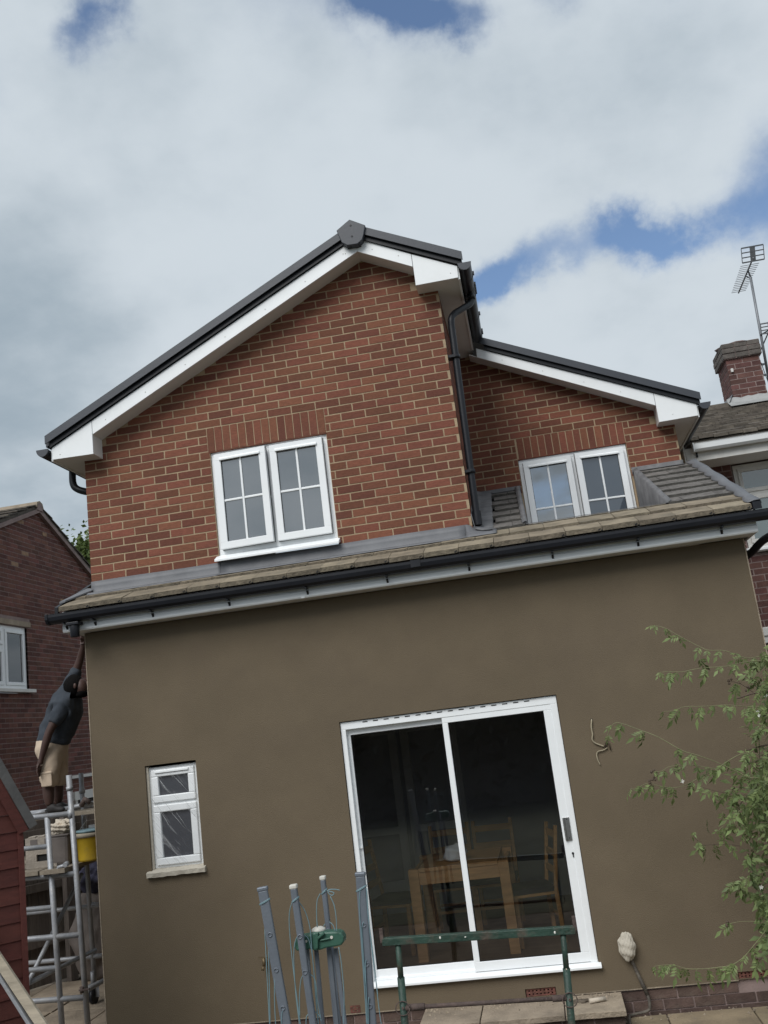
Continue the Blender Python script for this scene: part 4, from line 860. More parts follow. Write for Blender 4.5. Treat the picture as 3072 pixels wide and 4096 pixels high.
for a in ((5.665, y1 - f + .005, z0 + f, z1 - f), (y0 + f, 5.595, z0 + f, 4.065), (y0 + f, 5.595, 4.135, z1 - f)):
    b = MB(); q = .05
    for t in ((a[0], a[1], a[2], a[2] + q), (a[0], a[1], a[3] - q, a[3]), (a[0], a[0] + q, a[2] + q, a[3] - q), (a[1] - q, a[1], a[2] + q, a[3] - q)): xbox(b, *t, .03, .014)
    b.build('sash_frame', 'white', nwin, .004)
    b = MB(); xbox(b, a[0] + q - .004, a[1] - q + .004, a[2] + q - .004, a[3] - q + .004, .016, -.01); b.build('pane', 'pane_clear', nwin)
b = MB(); b.box(NX - .06, NX + .07, WY0 - .05, WY1 + .10, WW0 - .055, WW0 - .002); b.build('sill', 'offwhite', nwin, .004)
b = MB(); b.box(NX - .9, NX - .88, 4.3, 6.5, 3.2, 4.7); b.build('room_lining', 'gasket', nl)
# roof: slabs, mortared verge, ridge
def nslab(bm, y0_, y1_, x0_, x1_, d0, d1): bm.hexa([(x0_, y0_, nline(y0_) + d0), (x1_, y0_, nline(y0_) + d0), (x1_, y1_, nline(y1_) + d0), (x0_, y1_, nline(y1_) + d0), (x0_, y0_, nline(y0_) + d1), (x1_, y0_, nline(y0_) + d1), (x1_, y1_, nline(y1_) + d1), (x0_, y1_, nline(y1_) + d1)])
b = MB(); nslab(b, 3.0, na, NX - 6, NX + .04, .03, .09); nslab(b, na, 11.1, NX - 6, NX + .04, .03, .09); nroof = b.build('roof', 'tile_old', nl)
b = MB(); nslab(b, 3.0, na, NX - .02, NX + .06, -.045, .028); b.build('undercloak', 'mortar_old', nroof); b = MB(); nslab(b, na, 11.1, NX - .02, NX + .06, -.045, .028); b.build('undercloak', 'mortar_old', nroof)
for s in (-1, 1):
    for i in range(14):
        yA = na + s * (.10 + i * .29); yB = na + s * (.10 + i * .29 + .34); e = random.uniform(-.008, .012)
        b = MB(); h0 = .085 + e; P = []
        for yy, lift in ((yA, 0), (yB, .03)):
            for x in (NX - 1.2, NX + .055 + random.uniform(-.01, .01)): P += [(x, yy, nline(yy) + h0 + lift), (x, yy, nline(yy) + h0 + lift + .02)]
        b.add(P, [(0, 1, 3, 2), (4, 6, 7, 5), (0, 2, 6, 4), (1, 5, 7, 3), (2, 3, 7, 6), (0, 4, 5, 1)]); b.build('verge_tile', 'tile_old', nroof)
b = MB(); rp = [(na - .13, nz_ + .03), (na - .09, nz_ + .12), (na, nz_ + .155), (na + .09, nz_ + .12), (na + .13, nz_ + .03)]; b.prism(rp, 'x', NX - 6, NX + .07); b.build('ridge_tiles', 'concrete', nroof)
b = MB(); b.prism([(na - .10, nz_ - .02), (na - .06, nz_ + .10), (na, nz_ + .12), (na + .06, nz_ + .10), (na + .10, nz_ - .02)], 'x', NX - .01, NX + .074); b.build('ridge_mortar', 'mortar_old', nroof)
# low white porch window glimpsed beyond the scaffold
lwz = at(345, 3080, 5.0)
b = MB(); b.box(NX - .02, NX + .05, 7.55, 8.6, 1.62, 1.76); b.box(NX - .02, NX + .03, 7.6, 7.68, .6, 1.62); b.box(NX - .02, NX + .04, 7.5, 8.6, 1.98, 2.03); pw = b.build('porch_window', 'offwhite', nl)
b = MB(); b.box(NX - .02, NX + .01, 7.68, 8.6, .6, 1.62); b.build('pane', 'gasket', pw)

# ================================================================ RIGHT NEIGHBOUR
QY = 3.45
nrh = thing('brick_house', (7.4, QY, GZ), 'brown brick house with lichened tile roof and chimney at right edge', 'house')
b = holed(5.95, 9.2, GZ, 4.75, QY + .003, QY + .15, [(6.50, 8.3, 3.62, 4.72)]); qw = b.build('front_wall', 'mortar_old', nrh)
b = MB(); b.box(5.957, 6.05, QY + .16, 8.5, GZ, 5.2); b.build('side_wall', 'brick_right', nrh)
qb = courses(5.95, 7.4, .9, 4.74, lambda *a: True, [(6.49, 8.3, 3.60, 4.73)]); qb.sort(key=lambda t: -(t[1] - t[0]))
tag(lay(qb, QY, 'y', qw, 'brick_right', 300).build('brickwork', 'brick_right', nrh), kind='stuff')
b = MB(); b.box(5.93, 9.2, 3.0, 3.018, 4.715, 4.88); b.build('fascia', 'offwhite', nrh, .002)
b = MB(); b.box(5.935, 9.2, 3.019, QY + .02, 4.717, 4.728); b.build('soffit', 'soffit', nrh)
b = MB(); b.box(5.91, 5.928, 3.0, 8, 4.715, 4.92); b.build('barge_end', 'offwhite', nrh)
b = MB(); b.prism([(2.995, 4.905), (2.995, 4.84), (2.97, 4.815), (2.93, 4.815), (2.905, 4.84), (2.895, 4.905), (2.885, 4.912), (2.905, 4.912), (2.915, 4.85), (2.935, 4.825), (2.965, 4.825), (2.985, 4.85), (2.987, 4.905)], 'x', 6.02, 9.2); qg = b.build('gutter', 'white', nrh)
b = MB(); b.box(6.008, 6.0195, 2.888, 2.997, 4.81, 4.915); b.build('stop_end', 'white', qg)
b = MB(); b.box(6.04, 6.06, 2.985, 3.0, 4.76, 4.83); b.build('bracket', 'black', qg)
qs = .412
def qz(y): return 4.955 + qs * (y - 2.92)
RYD = 5.22
b = MB(); b.hexa([(5.95, 2.95, qz(2.95) - .06), (9.3, 2.95, qz(2.95) - .06), (9.3, RYD, qz(RYD) - .06), (5.95, RYD, qz(RYD) - .06), (5.95, 2.95, qz(2.95) - .02), (9.3, 2.95, qz(2.95) - .02), (9.3, RYD, qz(RYD) - .02), (5.95, RYD, qz(RYD) - .02)])
b.hexa([(5.95, RYD, qz(RYD) - .06), (9.3, RYD, qz(RYD) - .06), (9.3, 8.5, 4.6), (5.95, 8.5, 4.6), (5.95, RYD, qz(RYD) - .02), (9.3, RYD, qz(RYD) - .02), (9.3, 8.5, 4.64), (5.95, 8.5, 4.64)]); qroof = b.build('roof', 'tile_old', nrh)
nrow = 13; gq = (RYD - 2.92) / nrow
for i in range(nrow):
    x = 5.93 + (.08 if i % 2 else 0)
    while x < 7.9:
        yf = 2.92 + gq * i; yb = min(yf + gq * 1.35, RYD + .02); e = random.uniform(-.006, .008); b = MB(); w = .165; k = random.uniform(-.008, .008)
        b.add([(x + .002, yf + k, qz(yf) + e - .004), (x + w - .002, yf + k, qz(yf) + e - .004), (x + w - .002, yf + k, qz(yf) + e + .034), (x + .002, yf + k, qz(yf) + e + .034), (x + .002, yb, qz(yb) - .012), (x + w - .002, yb, qz(yb) - .012), (x + w - .002, yb, qz(yb) + .004), (x + .002, yb, qz(yb) + .004)], [(0, 1, 2, 3), (7, 6, 5, 4), (3, 2, 6, 7), (0, 4, 5, 1), (0, 3, 7, 4), (1, 5, 6, 2)])
        b.build('tile', 'tile_old', qroof); x += w
b = MB(); b.prism([(RYD - .12, qz(RYD) - .03), (RYD - .07, qz(RYD) + .05), (RYD, qz(RYD) + .075), (RYD + .07, qz(RYD) + .05), (RYD + .12, qz(RYD) - .03)], 'x', 5.94, 9.3); b.build('ridge_tiles', 'tile_old', qroof)
# window
b = MB(); wx0, wx1, wz0, wz1 = 6.515, 8.28, 3.70, 4.70; f = .055; yw = QY + .03
for a in ((wx0, wx1, wz0, wz0 + f), (wx0, wx1, wz1 - f, wz1), (wx0, wx0 + f, wz0 + f, wz1 - f), (wx1 - f, wx1, wz0 + f, wz1 - f), (wx0 + f, wx1 - f, 4.30, 4.365), (7.25, 7.31, wz0 + f, 4.30), (7.25, 7.31, 4.365, wz1 - f)): b.box(a[0], a[1], yw, yw + .06, a[2], a[3])
qwin = b.build('window', 'offwhite', nrh, .004)
for a in ((wx0 + f, 7.25, wz0 + f, 4.30), (wx0 + f, 7.25, 4.365, wz1 - f)):
    b = MB(); q = .045; a = (a[0] - .008, a[1] + .008, a[2] - .008, a[3] + .008)
    for t in ((a[0], a[1], a[2], a[2] + q), (a[0], a[1], a[3] - q, a[3]), (a[0], a[0] + q, a[2] + q, a[3] - q), (a[1] - q, a[1], a[2] + q, a[3] - q)): b.box(t[0], t[1], yw - .016, yw + .03, t[2], t[3])
    b.build('sash_frame', 'offwhite', qwin, .005); b = MB(); b.box(a[0] + q - .003, a[1] - q + .003, yw + .002, yw + .008, a[2] + q - .003, a[3] - q + .003); b.build('pane', glass('pale_glass', .14, (1, 1, 1), .03, body=(.13, .17, .17)), qwin)
b = MB(); b.prism([(QY - .07, 3.645), (QY - .07, 3.672), (QY + .03, 3.70), (QY + .08, 3.70), (QY + .08, 3.63), (QY - .05, 3.63)], 'x', 6.47, 8.35); b.build('sill', 'white', qwin, .003)
b = MB(); b.box(6.4, 8.4, QY + .5, QY + .52, 3.4, 4.8); b.build('room_lining', 'lining', nrh)
b = MB(); b.box(6.40, 6.62, QY - .09, QY - .002, 2.66, 2.76); b.box(6.43, 6.60, QY - .07, QY - .002, 2.58, 2.66); b.build('vent_hood', 'offwhite', nrh, .01)
# chimney
CX0, CX1, CY0, CY1, CZ0 = 7.118, 7.575, 5.18, 5.75, 5.75
b = MB(); b.box(CX0 + .003, CX1 - .003, CY0 + .003, CY1 - .003, CZ0, 6.60); ch = b.build('chimney', 'mortar_old', nrh)
cb = courses(CX0, CX1, CZ0 + .16, 6.575, lambda *a: True); lay(cb, CY0, 'y', ch, 'brick_right', 300, name='chimney_brick', d=.04)
cbs = courses(CY0 + .045, CY1, CZ0 + .16, 6.575, lambda *a: True, off=1)
for a, e, z0, z1 in cbs:
    o = bpy.data.objects.new('chimney_brick', brick_mesh(e - a, z1 - z0, .04, 'x', 'brick_right')); link(o, ch, (CX0, (a + e) / 2, (z0 + z1) / 2)); o.rotation_euler.z = math.pi
for k, (z0, ex) in enumerate(((6.585, .035), (6.66, .038), (6.735, .034))):
    for i in range(3):
        w = (CX1 - CX0 + 2 * ex) / 3; b = MB(); x0 = CX0 - ex + i * w; b.box(x0 + .003, x0 + w - .003, CY0 - ex + random.uniform(-.004, .004), CY0 + .12, z0, z0 + .066); b.build('cap_brick', 'cap_stone', ch, .006)
    for i in range(3):
        w = (CY1 - CY0 + ex - .12) / 3; y0_ = CY0 + .122 + i * w; b = MB(); b.box(CX0 - ex + random.uniform(-.004, .004), CX0 + .12, y0_ + .003, y0_ + w - .003, z0, z0 + .066); b.build('cap_brick', 'cap_stone', ch, .006)
    b = MB(); b.box(CX0 - ex + .01, CX1 + ex - .01, CY0 - ex + .01, CY1, z0 - .006, z0 + .07); b.build('cap_bed', 'mortar_old', ch)
lump('flaunching', (7.34, 5.45, 6.80), (.26, .28, .045), 'mortar_old', 8, ch, amp=.15)
n = 14; P = []; F = []
for i in range(n + 1):
    x = CX0 - .10 + (CX1 - CX0 + .22) * i / n; w = random.uniform(-.012, .012); P += [(x, CY0 - .012, 6.015 + w * 1.5), (x, CY0 - .03, 5.95), (x, CY0 - .19 + w, qz(CY0 - .19) + .045 + w * .3)]
for i in range(n): F += [(3 * i, 3 * i + 1, 3 * i + 4, 3 * i + 3), (3 * i + 1, 3 * i + 2, 3 * i + 5, 3 * i + 4)]
o = sheet('chimney_flashing', P, F, mat('chalky_lead', (.33, .335, .33), .8, .25, 6, .4, 30, stain=.5, stainc=(.2, .2, .2), stscale=6), .006, nrh)
sheet('chimney_flashing', [(CX0 - .012, CY0 - .02, 6.06), (CX0 - .10, CY0 - .06, qz(CY0 - .06) + .05), (CX0 - .012, CY1, 6.12), (CX0 - .12, CY1, qz(RYD) - .08)], [(0, 1, 3, 2)], 'lead', .006, nrh)
b = MB(); b.box(7.155, 7.185, CY0 - .03, CY0 + .002, 6.385, 6.435); b.build('cable_box', 'offwhite', ch)

# ---- television aerials on the chimney
def grid_reflector(c, ax, ay, w, h, name, parent, m='mesh_metal'):
    b = MB(); c = Vector(c); ax = Vector(ax).normalized(); ay = Vector(ay).normalized()
    P = lambda u, v: c + ax * (u * w / 2) + ay * (v * h / 2)
    for v in (-1, -.33, .33, 1): b.rod(P(-1, v), P(1, v), .008, .020 if abs(v) > .5 else .016, ay)
    for u in (-1, 1): b.rod(P(u, -1), P(u, 1), .014, .008, ax)
    b.rod(P(0, -1), P(0, 1), w * .24, .006, ax.cross(ay)); return b.build(name, m, parent)
ae = thing('television_aerial', (7.66, 5.5, 6.2), 'grey yagi television aerial on a tall mast beside the chimney', 'aerial')
mt, mb_ = at(3002, 1108, 5.3), at(3072, 1500, 5.4)
b = MB(); b.tube([mb_ + (mb_ - mt) * .16, mt], .019, 10); b.build('mast', 'mesh_metal', ae)
tip, bk = Vector((7.735, 6.113, 7.9)), Vector((7.715, 4.957, 7.92))
b = MB(); b.tube([tip, bk], .011, 8); b.build('boom', 'mesh_metal', ae)
b = MB(); b.tube([mt, tip.lerp(bk, .66) + Vector((0, 0, -.012))], .012, 8); b.tube([mt + Vector((0, 0, -.03)), tip.lerp(bk, .5)], .008, 8); b.build('clamp', 'black', ae)
for i in range(15):
    t = .02 + i * .055; c0 = tip.lerp(bk, t); hw = .105 + .03 * t; b = MB(); b.tube([c0 + Vector((-hw, 0, .012)), c0 + Vector((hw, 0, .012))], .0045, 6); b.build('director', 'mesh_metal', ae)
grid_reflector((7.715, 4.94, 7.97), (1, 0, 0), (0, -.45, .9), .30, .20, 'reflector', ae)
for z in (6.47, 6.31): b = MB(); b.rod((CX1 - .02, 5.3, z), (7.66, 5.35, z + .01), .03, .025); b.build('wall_bracket', 'mesh_metal', ae)
b = MB(); b.tube(smoothpath([(7.62, 5.33, 6.5), (7.60, 5.2, 6.3), (7.61, 5.12, 6.05), (7.63, 5.1, 5.95)], 5), .005, 6); b.build('cable', 'black', ae)
a2 = thing('television_aerial', (7.85, 5.4, 7.0), 'lower grey aerial with slotted reflector cut by the right edge', 'aerial')
q0 = at(3082, 1310, 5.3); grid_reflector(q0, (1, 0, 0), (0, -.3, .95), .26, .14, 'reflector', a2)
b = MB(); b.tube([q0, q0 + Vector((.05, .9, -.02))], .010, 8); b.build('boom', 'mesh_metal', a2); b = MB(); b.tube([q0 + Vector((0, .05, -.01)), at(3042, 1340, 5.33)], .009, 8); b.build('clamp', 'black', a2)

# ================================================================ SIDE PASSAGE
# ---- tree beyond the houses
def tree(base, h, r3, seed, label, n=900, leaf=.16, m='tree_leaf'):
    t = thing('tree', base, label, 'tree'); rs = random.Random(seed); base = Vector(base)
    b = MB(); top = base + Vector((.2, 0, h * .75)); b.tube(smoothpath([base, base + Vector((.1, .05, h * .4)), top], 5), [.16 - .011 * i for i in range(11)], 8)
    for i in range(9):
        a = rs.uniform(0, 6.28); s0 = base.lerp(top, rs.uniform(.45, .95)); b.tube([s0, s0 + Vector((math.cos(a) * r3[0] * .7, math.sin(a) * r3[1] * .7, rs.uniform(.3, 1.0) * r3[2] * .7))], [.05, .012], 6)
    b.build('trunk', 'bark', t)
    b = MB(); c = base + Vector((0, 0, h))
    cl = [Vector((rs.gauss(0, .5) * r3[0], rs.gauss(0, .5) * r3[1], rs.gauss(0, .45) * r3[2])) for _ in range(34)]
    for i in range(n):
        k = rs.choice(cl); p = c + k + Vector((rs.gauss(0, .2), rs.gauss(0, .2), rs.gauss(0, .2))); s = leaf * rs.uniform(.6, 1.3); d = Vector((rs.gauss(0, 1), rs.gauss(0, 1), rs.gauss(-.3, .6))).normalized(); e = d.orthogonal().normalized() * s * .32
        b.add([p, p + d * s * .5 + e, p + d * s, p + d * s * .5 - e], [(0, 1, 2, 3)])
    b.build('crown', m, t)
q0 = at(345, 2215, 14); tree((q0.x + .10, 14, GZ), q0.z - .12, (.55, .6, .50), 3, 'light green tree showing between the two brick houses', 1500, .14)
q0 = at(262, 2235, 15); tree((q0.x - .1, 15, GZ), q0.z - .65, (.5, .6, .75), 8, 'thin leafy treetop just above the left neighbour roof slope', 700, .13)

# ---- close-boarded fence
fd = Vector((.5, .866, 0)); f0 = Vector((-2.75, 1.2, 0)); fn = Vector((fd.y, -fd.x, 0))
fe = thing('wooden_fence', (f0.x, f0.y, GZ), 'dark weathered close-boarded fence behind the scaffold', 'fence')
for i in range(30):
    c = f0 + fd * (i * .118); h = 1.72 + random.uniform(-.015, .015); b = MB(); b.rod(c + Vector((0, 0, GZ + .02)), c + Vector((0, 0, h)), .112, .014, fn); b.build('fence_board', 'wood_dark', fe)
for z in (.34, .92, 1.5): b = MB(); b.rod(f0 + fn * .035 + Vector((0, 0, z)), f0 + fd * 3.5 + fn * .035 + Vector((0, 0, z)), .045, .085); b.build('rail', 'wood_dark', fe)
for k in range(3): c = f0 + fd * (k * 1.6 + .2) + fn * .1; b = MB(); b.rod(c + Vector((0, 0, GZ)), c + Vector((0, 0, 1.78)), .09, .09, fn); b.build('fence_post', 'wood_dark', fe)

# ---- scaffold tower
sc = thing('scaffold_tower', (-1.1, 1.0, GZ), 'aluminium scaffold tower standing beside the rendered wall', 'scaffold')
FY, BYY = .25, 1.85; TR = .0254
Zp = lambda x, y: (x * .5405, 2900 + y * .5405)
def tubeo(name, a, c, r_=TR, m='alu'): b = MB(); b.tube([a, c], r_, 12); return b.build(name, m, sc)
xr0, xr1, xl0, xl1 = -.442, -.378, -.668, -.614
tubeo('standard', (xr1, FY, GZ), (xr0, FY, 2.12)); tubeo('standard', (xl1, FY, GZ), (xl0, FY, 1.775))
tubeo('standard', (-1.75, FY, GZ), (-1.80, FY, 1.775))
tubeo('collar', (xr0 + .003, FY, 1.985), (xr0 + .002, FY, 2.02), .031)
tubeo('collar', (xr0 + .004, FY, 1.745), (xr0 + .003, FY, 1.82), .030)
for z in (1.782, 1.268, .758, .248):
    t = (2.12 - z) / 2.25; tubeo('rung', (-1.79, FY, z + .02), (xr0 + (xr1 - xr0) * t, FY, z), .0245)
for z in (1.525, 1.008, .508):
    t = (1.775 - z) / 1.9; tubeo('rung', (-1.78, FY, z + .01), (xl0 + (xl1 - xl0) * t, FY, z), .0225)
for x, z1 in ((-1.115, 2.11), (-2.1, 2.11)): tubeo('standard', (x + .03, BYY, GZ + .13), (x, BYY, z1))
tubeo('collar', (-1.112, BYY, 1.90), (-1.111, BYY, 1.95), .031)
for z in (1.76, 1.24, .75, .26): tubeo('rung', (-2.1, BYY, z), (-.70, BYY, z), .0225)
tubeo('standard', (-.70, BYY, GZ + .13), (-.70, BYY, 2.11))
# braces and guard rails
pA, pB = at(*Zp(605, 1105), 1.75), at(*Zp(205, 1915), FY + .06)
tubeo('brace', pA, pB, .021)
pC, pD = at(*Zp(705, 1665), 1.75), at(*Zp(215, 1910), FY + .09)
tubeo('brace', pC, pD, .021)
pE = at(*Zp(695, 570), 1.6); tubeo('guard_rail', (-1.80, FY + .05, 1.815), (pE.x, 1.6, pE.z), .021) if False else None
tubeo('guard_rail', at(*Zp(470, 622), 1.5), at(*Zp(700, 575), 1.55), .023)
tubeo('guard_rail', at(*Zp(235, 660), 1.5), at(*Zp(340, 640), 1.5), .019)
tubeo('outrigger', at(*Zp(640, 1960), .35), at(*Zp(780, 1885), 1.2), .023)
tubeo('rung', at(*Zp(655, 1330), 1.86), at(*Zp(745, 1325), 1.86), .0225); tubeo('rung', at(*Zp(690, 1712), 1.86), at(*Zp(765, 1705), 1.86), .0225)
q0 = at(*Zp(635, 570), 1.5); b = MB(); b.tube([q0 + Vector((-.05, 0, -.03)), q0 + Vector((0, -.02, .03)), q0 + Vector((.05, 0, -.01))], .028, 8); b.build('coupler', 'rust', sc)
q0 = at(*Zp(455, 1075), FY - .02); b = MB(); b.tube([q0 + Vector((-.085, 0, -.02)), q0 + Vector((-.035, -.01, -.02)), q0 + Vector((-.02, -.015, .03)), q0 + Vector((.07, -.01, .045))], .016, 8); b.tube([q0 + Vector((.05, -.03, .045)), q0 + Vector((.05, .02, .05))], .022, 10); b.build('brace_hook', 'alu', sc)
q0 = at(*Zp(605, 1960), FY - .05); b = MB(); b.tube([q0 + Vector((0, 0, -.025)), q0 + Vector((0, 0, .025))], .018, 10); b.rod(q0 + Vector((-.02, -.01, .0)), q0 + Vector((.07, 0, .0)), .02, .012); b.build('clamp', 'rust', sc)
# castor
q0 = Vector((-.98, 1.6, GZ)); b = MB(); b.tube([q0 + Vector((-.022, 0, .075)), q0 + Vector((.022, 0, .075))], .075, 18); cw = b.build('castor', 'black', sc)
b = MB(); b.rod(q0 + Vector((-.035, 0, .06)), q0 + Vector((-.035, 0, .17)), .05, .006, (0, 1, 0)); b.rod(q0 + Vector((.035, 0, .06)), q0 + Vector((.035, 0, .17)), .05, .006, (0, 1, 0)); b.box(q0.x - .05, q0.x + .05, q0.y - .04, q0.y + .04, q0.z + .17, q0.z + .18); b.tube([q0 + Vector((0, 0, .18)), q0 + Vector((0, 0, .30))], .022, 10); b.build('fork', 'alu', cw)
# platform boards resting on the rungs
PZ = 1.295
for i in range(5):
    x0 = -1.77 + i * .262; b = MB(); b.box(x0, x0 + .235, FY - .08 + random.uniform(0, .05), BYY + .3, PZ + (0.0), PZ + .036); tag(b.build('scaffold_board', 'deck'), ('dusty scaffold board of the lower deck nearest the red shed', 'dusty scaffold board second from the red shed on lower deck', 'dusty scaffold board in the middle of the lower deck', 'dusty scaffold board of the lower deck, second from the wall', 'dusty scaffold board of the lower deck under the yellow bucket')[i], 'board', 'boards of the lower scaffold deck')
for i in range(2):
    y0 = 1.30 + i * .24; b = MB(); b.box(-2.15, -.66, y0, y0 + .225, 1.705, 1.738); tag(b.build('scaffold_board', 'deck'), ('narrow upper board under the workman, nearer the camera', 'narrow upper board under the workman, farther from the camera')[i], 'board', 'boards the workman stands on')
PT = PZ + .036
# ---- things on the boards
bx0 = at(103, 3430, .45).x
b = holed(bx0, bx0 + .30, PT, PT + .265, .45, .60, [(bx0 + .105, bx0 + .26, PT + .055, PT + .115)])
cbk = b.build('concrete_block', 'block', None, .004, base=(bx0 + .15, .52, PT)); tag(cbk, 'pale hollow concrete block on the scaffold beside the red shed', 'block')
b = MB(); b.box(bx0 + .10, bx0 + .27, .47, .59, PT + .05, PT + .12); b.build('block_void', 'gasket', cbk)
for x0, x1 in ((.05, .12), (.19, .26)): b = MB(); b.box(bx0 + x0, bx0 + x1, .4475, .453, PT + .205, PT + .25); b.build('block_recess', 'plastic_box', cbk)
for x0 in (.02, .11, .20): b = MB(); b.box(bx0 + x0, bx0 + x0 + .07, .47, .58, PT + .2655, PT + .277); b.build('block_rib', 'block', cbk, .004)
q0 = at(247, 3400, .5); tb = thing('plastic_tub', (q0.x, .55, PT), 'grey brown square plastic tub behind the scaffold ladder frame', 'tub')
b = MB(); b.hexa([(q0.x - .085, .45, PT), (q0.x + .085, .45, PT), (q0.x + .085, .63, PT), (q0.x - .085, .63, PT), (q0.x - .098, .435, PT + .27), (q0.x + .098, .435, PT + .27), (q0.x + .098, .645, PT + .27), (q0.x - .098, .645, PT + .27)]); b.build('tub_body', 'plastic_box', tb, .03)
b = MB(); b.box(q0.x - .104, q0.x + .104, .429, .651, PT + .255, PT + .271); b.build('rim', 'plastic_box', tb, .006)
o = lump('crumpled_sheet', (q0.x + .0, .54, PT + .325), (.10, .10, .07), 'sack', 21, amp=.16, sub=5, label='crumpled dusty white sheet heaped on the plastic tub', cat='sheet', freq=6, zfloor=-.055)
BKY = .62; q0 = at(360, 3375, BKY); bk_ = thing('bucket', (q0.x, BKY, PT), 'dirty yellow plastic bucket at the corner of the wall', 'bucket')
b = MB(); b.lathe([(0, PT), (.108, PT), (.114, PT + .02), (.130, PT + .21), (.135, PT + .215), (.139, PT + .23), (.137, PT + .25), (.128, PT + .251), (.122, PT + .21), (.10, PT + .03), (0, PT + .03)], (q0.x, BKY, 0), 28); b.build('bucket_body', 'yellow', bk_)
b = MB(); b.lathe([(.136, PT + .213), (.144, PT + .213), (.144, PT + .248), (.136, PT + .252)], (q0.x, BKY, 0), 28); b.build('rim', 'wood_pale', bk_)
b = MB(); b.lathe([(0, PT + .258), (.132, PT + .258), (.137, PT + .253), (.137, PT + .270), (.130, PT + .276), (0, PT + .274)], (q0.x + .01, BKY, 0), 28); tag(b.build('tray', 'line'), 'round pale blue tray resting on the yellow bucket', 'tray')
b = MB(); b.rod((q0.x - .08, BKY - .03, PT + .28), (q0.x - .02, BKY, PT + .36), .05, .004); b.rod((q0.x - .0, BKY, PT + .30), (q0.x + .12, BKY, PT + .30), .02, .025); tag(b.build('trowel', 'steel'), 'steel trowel lying on the tray above the yellow bucket', 'trowel')
# sacks in the gap by the wall
q0 = at(395, 3740, 2.6); lump('rubble_sack', (q0.x - .05, 2.6, .32), (.24, .2, .46), 'plastic_box', 31, amp=.14, sub=4, label='bulging dull sack standing behind the scaffold by the wall', cat='sack', zfloor=-.45)
q0 = at(385, 3660, 2.6); lump('cloth_bundle', (q0.x - .03, 2.6, .95), (.14, .12, .17), mat('dark_blue_cloth', (.045, .045, .075), .95, .3, 9, .8, 20), 32, amp=.2, sub=4, label='dark blue cloth bundle on the sack behind the scaffold', cat='cloth')

# ---- workman
def skin(name, nodes, edges, m, parent=None, sub=2, base=None, crease=None):
    me = bpy.data.meshes.new(name); o0 = Vector(base) if base is not None else org(parent)
    me.from_pydata([tuple(Vector(n_[0]) - o0) for n_ in nodes], edges, []); me.materials.append(MT[m]); o = bpy.data.objects.new(name, me); link(o, parent, base)
    sk = o.modifiers.new('skin', 'SKIN'); sk.use_smooth_shade = True
    for i, n_ in enumerate(nodes): me.skin_vertices[0].data[i].radius = n_[1] if isinstance(n_[1], tuple) else (n_[1], n_[1]); me.skin_vertices[0].data[i].use_root = i == 0
    s = o.modifiers.new('sub', 'SUBSURF'); s.levels = sub; s.render_levels = sub
    if crease:
        tx = bpy.data.textures.new(name + '_folds', 'CLOUDS'); tx.noise_scale = crease[1]; tx.noise_depth = 2
        dm = o.modifiers.new('folds', 'DISPLACE'); dm.texture = tx; dm.strength = crease[0]; dm.mid_level = .5; dm.texture_coords = 'LOCAL'
    return o
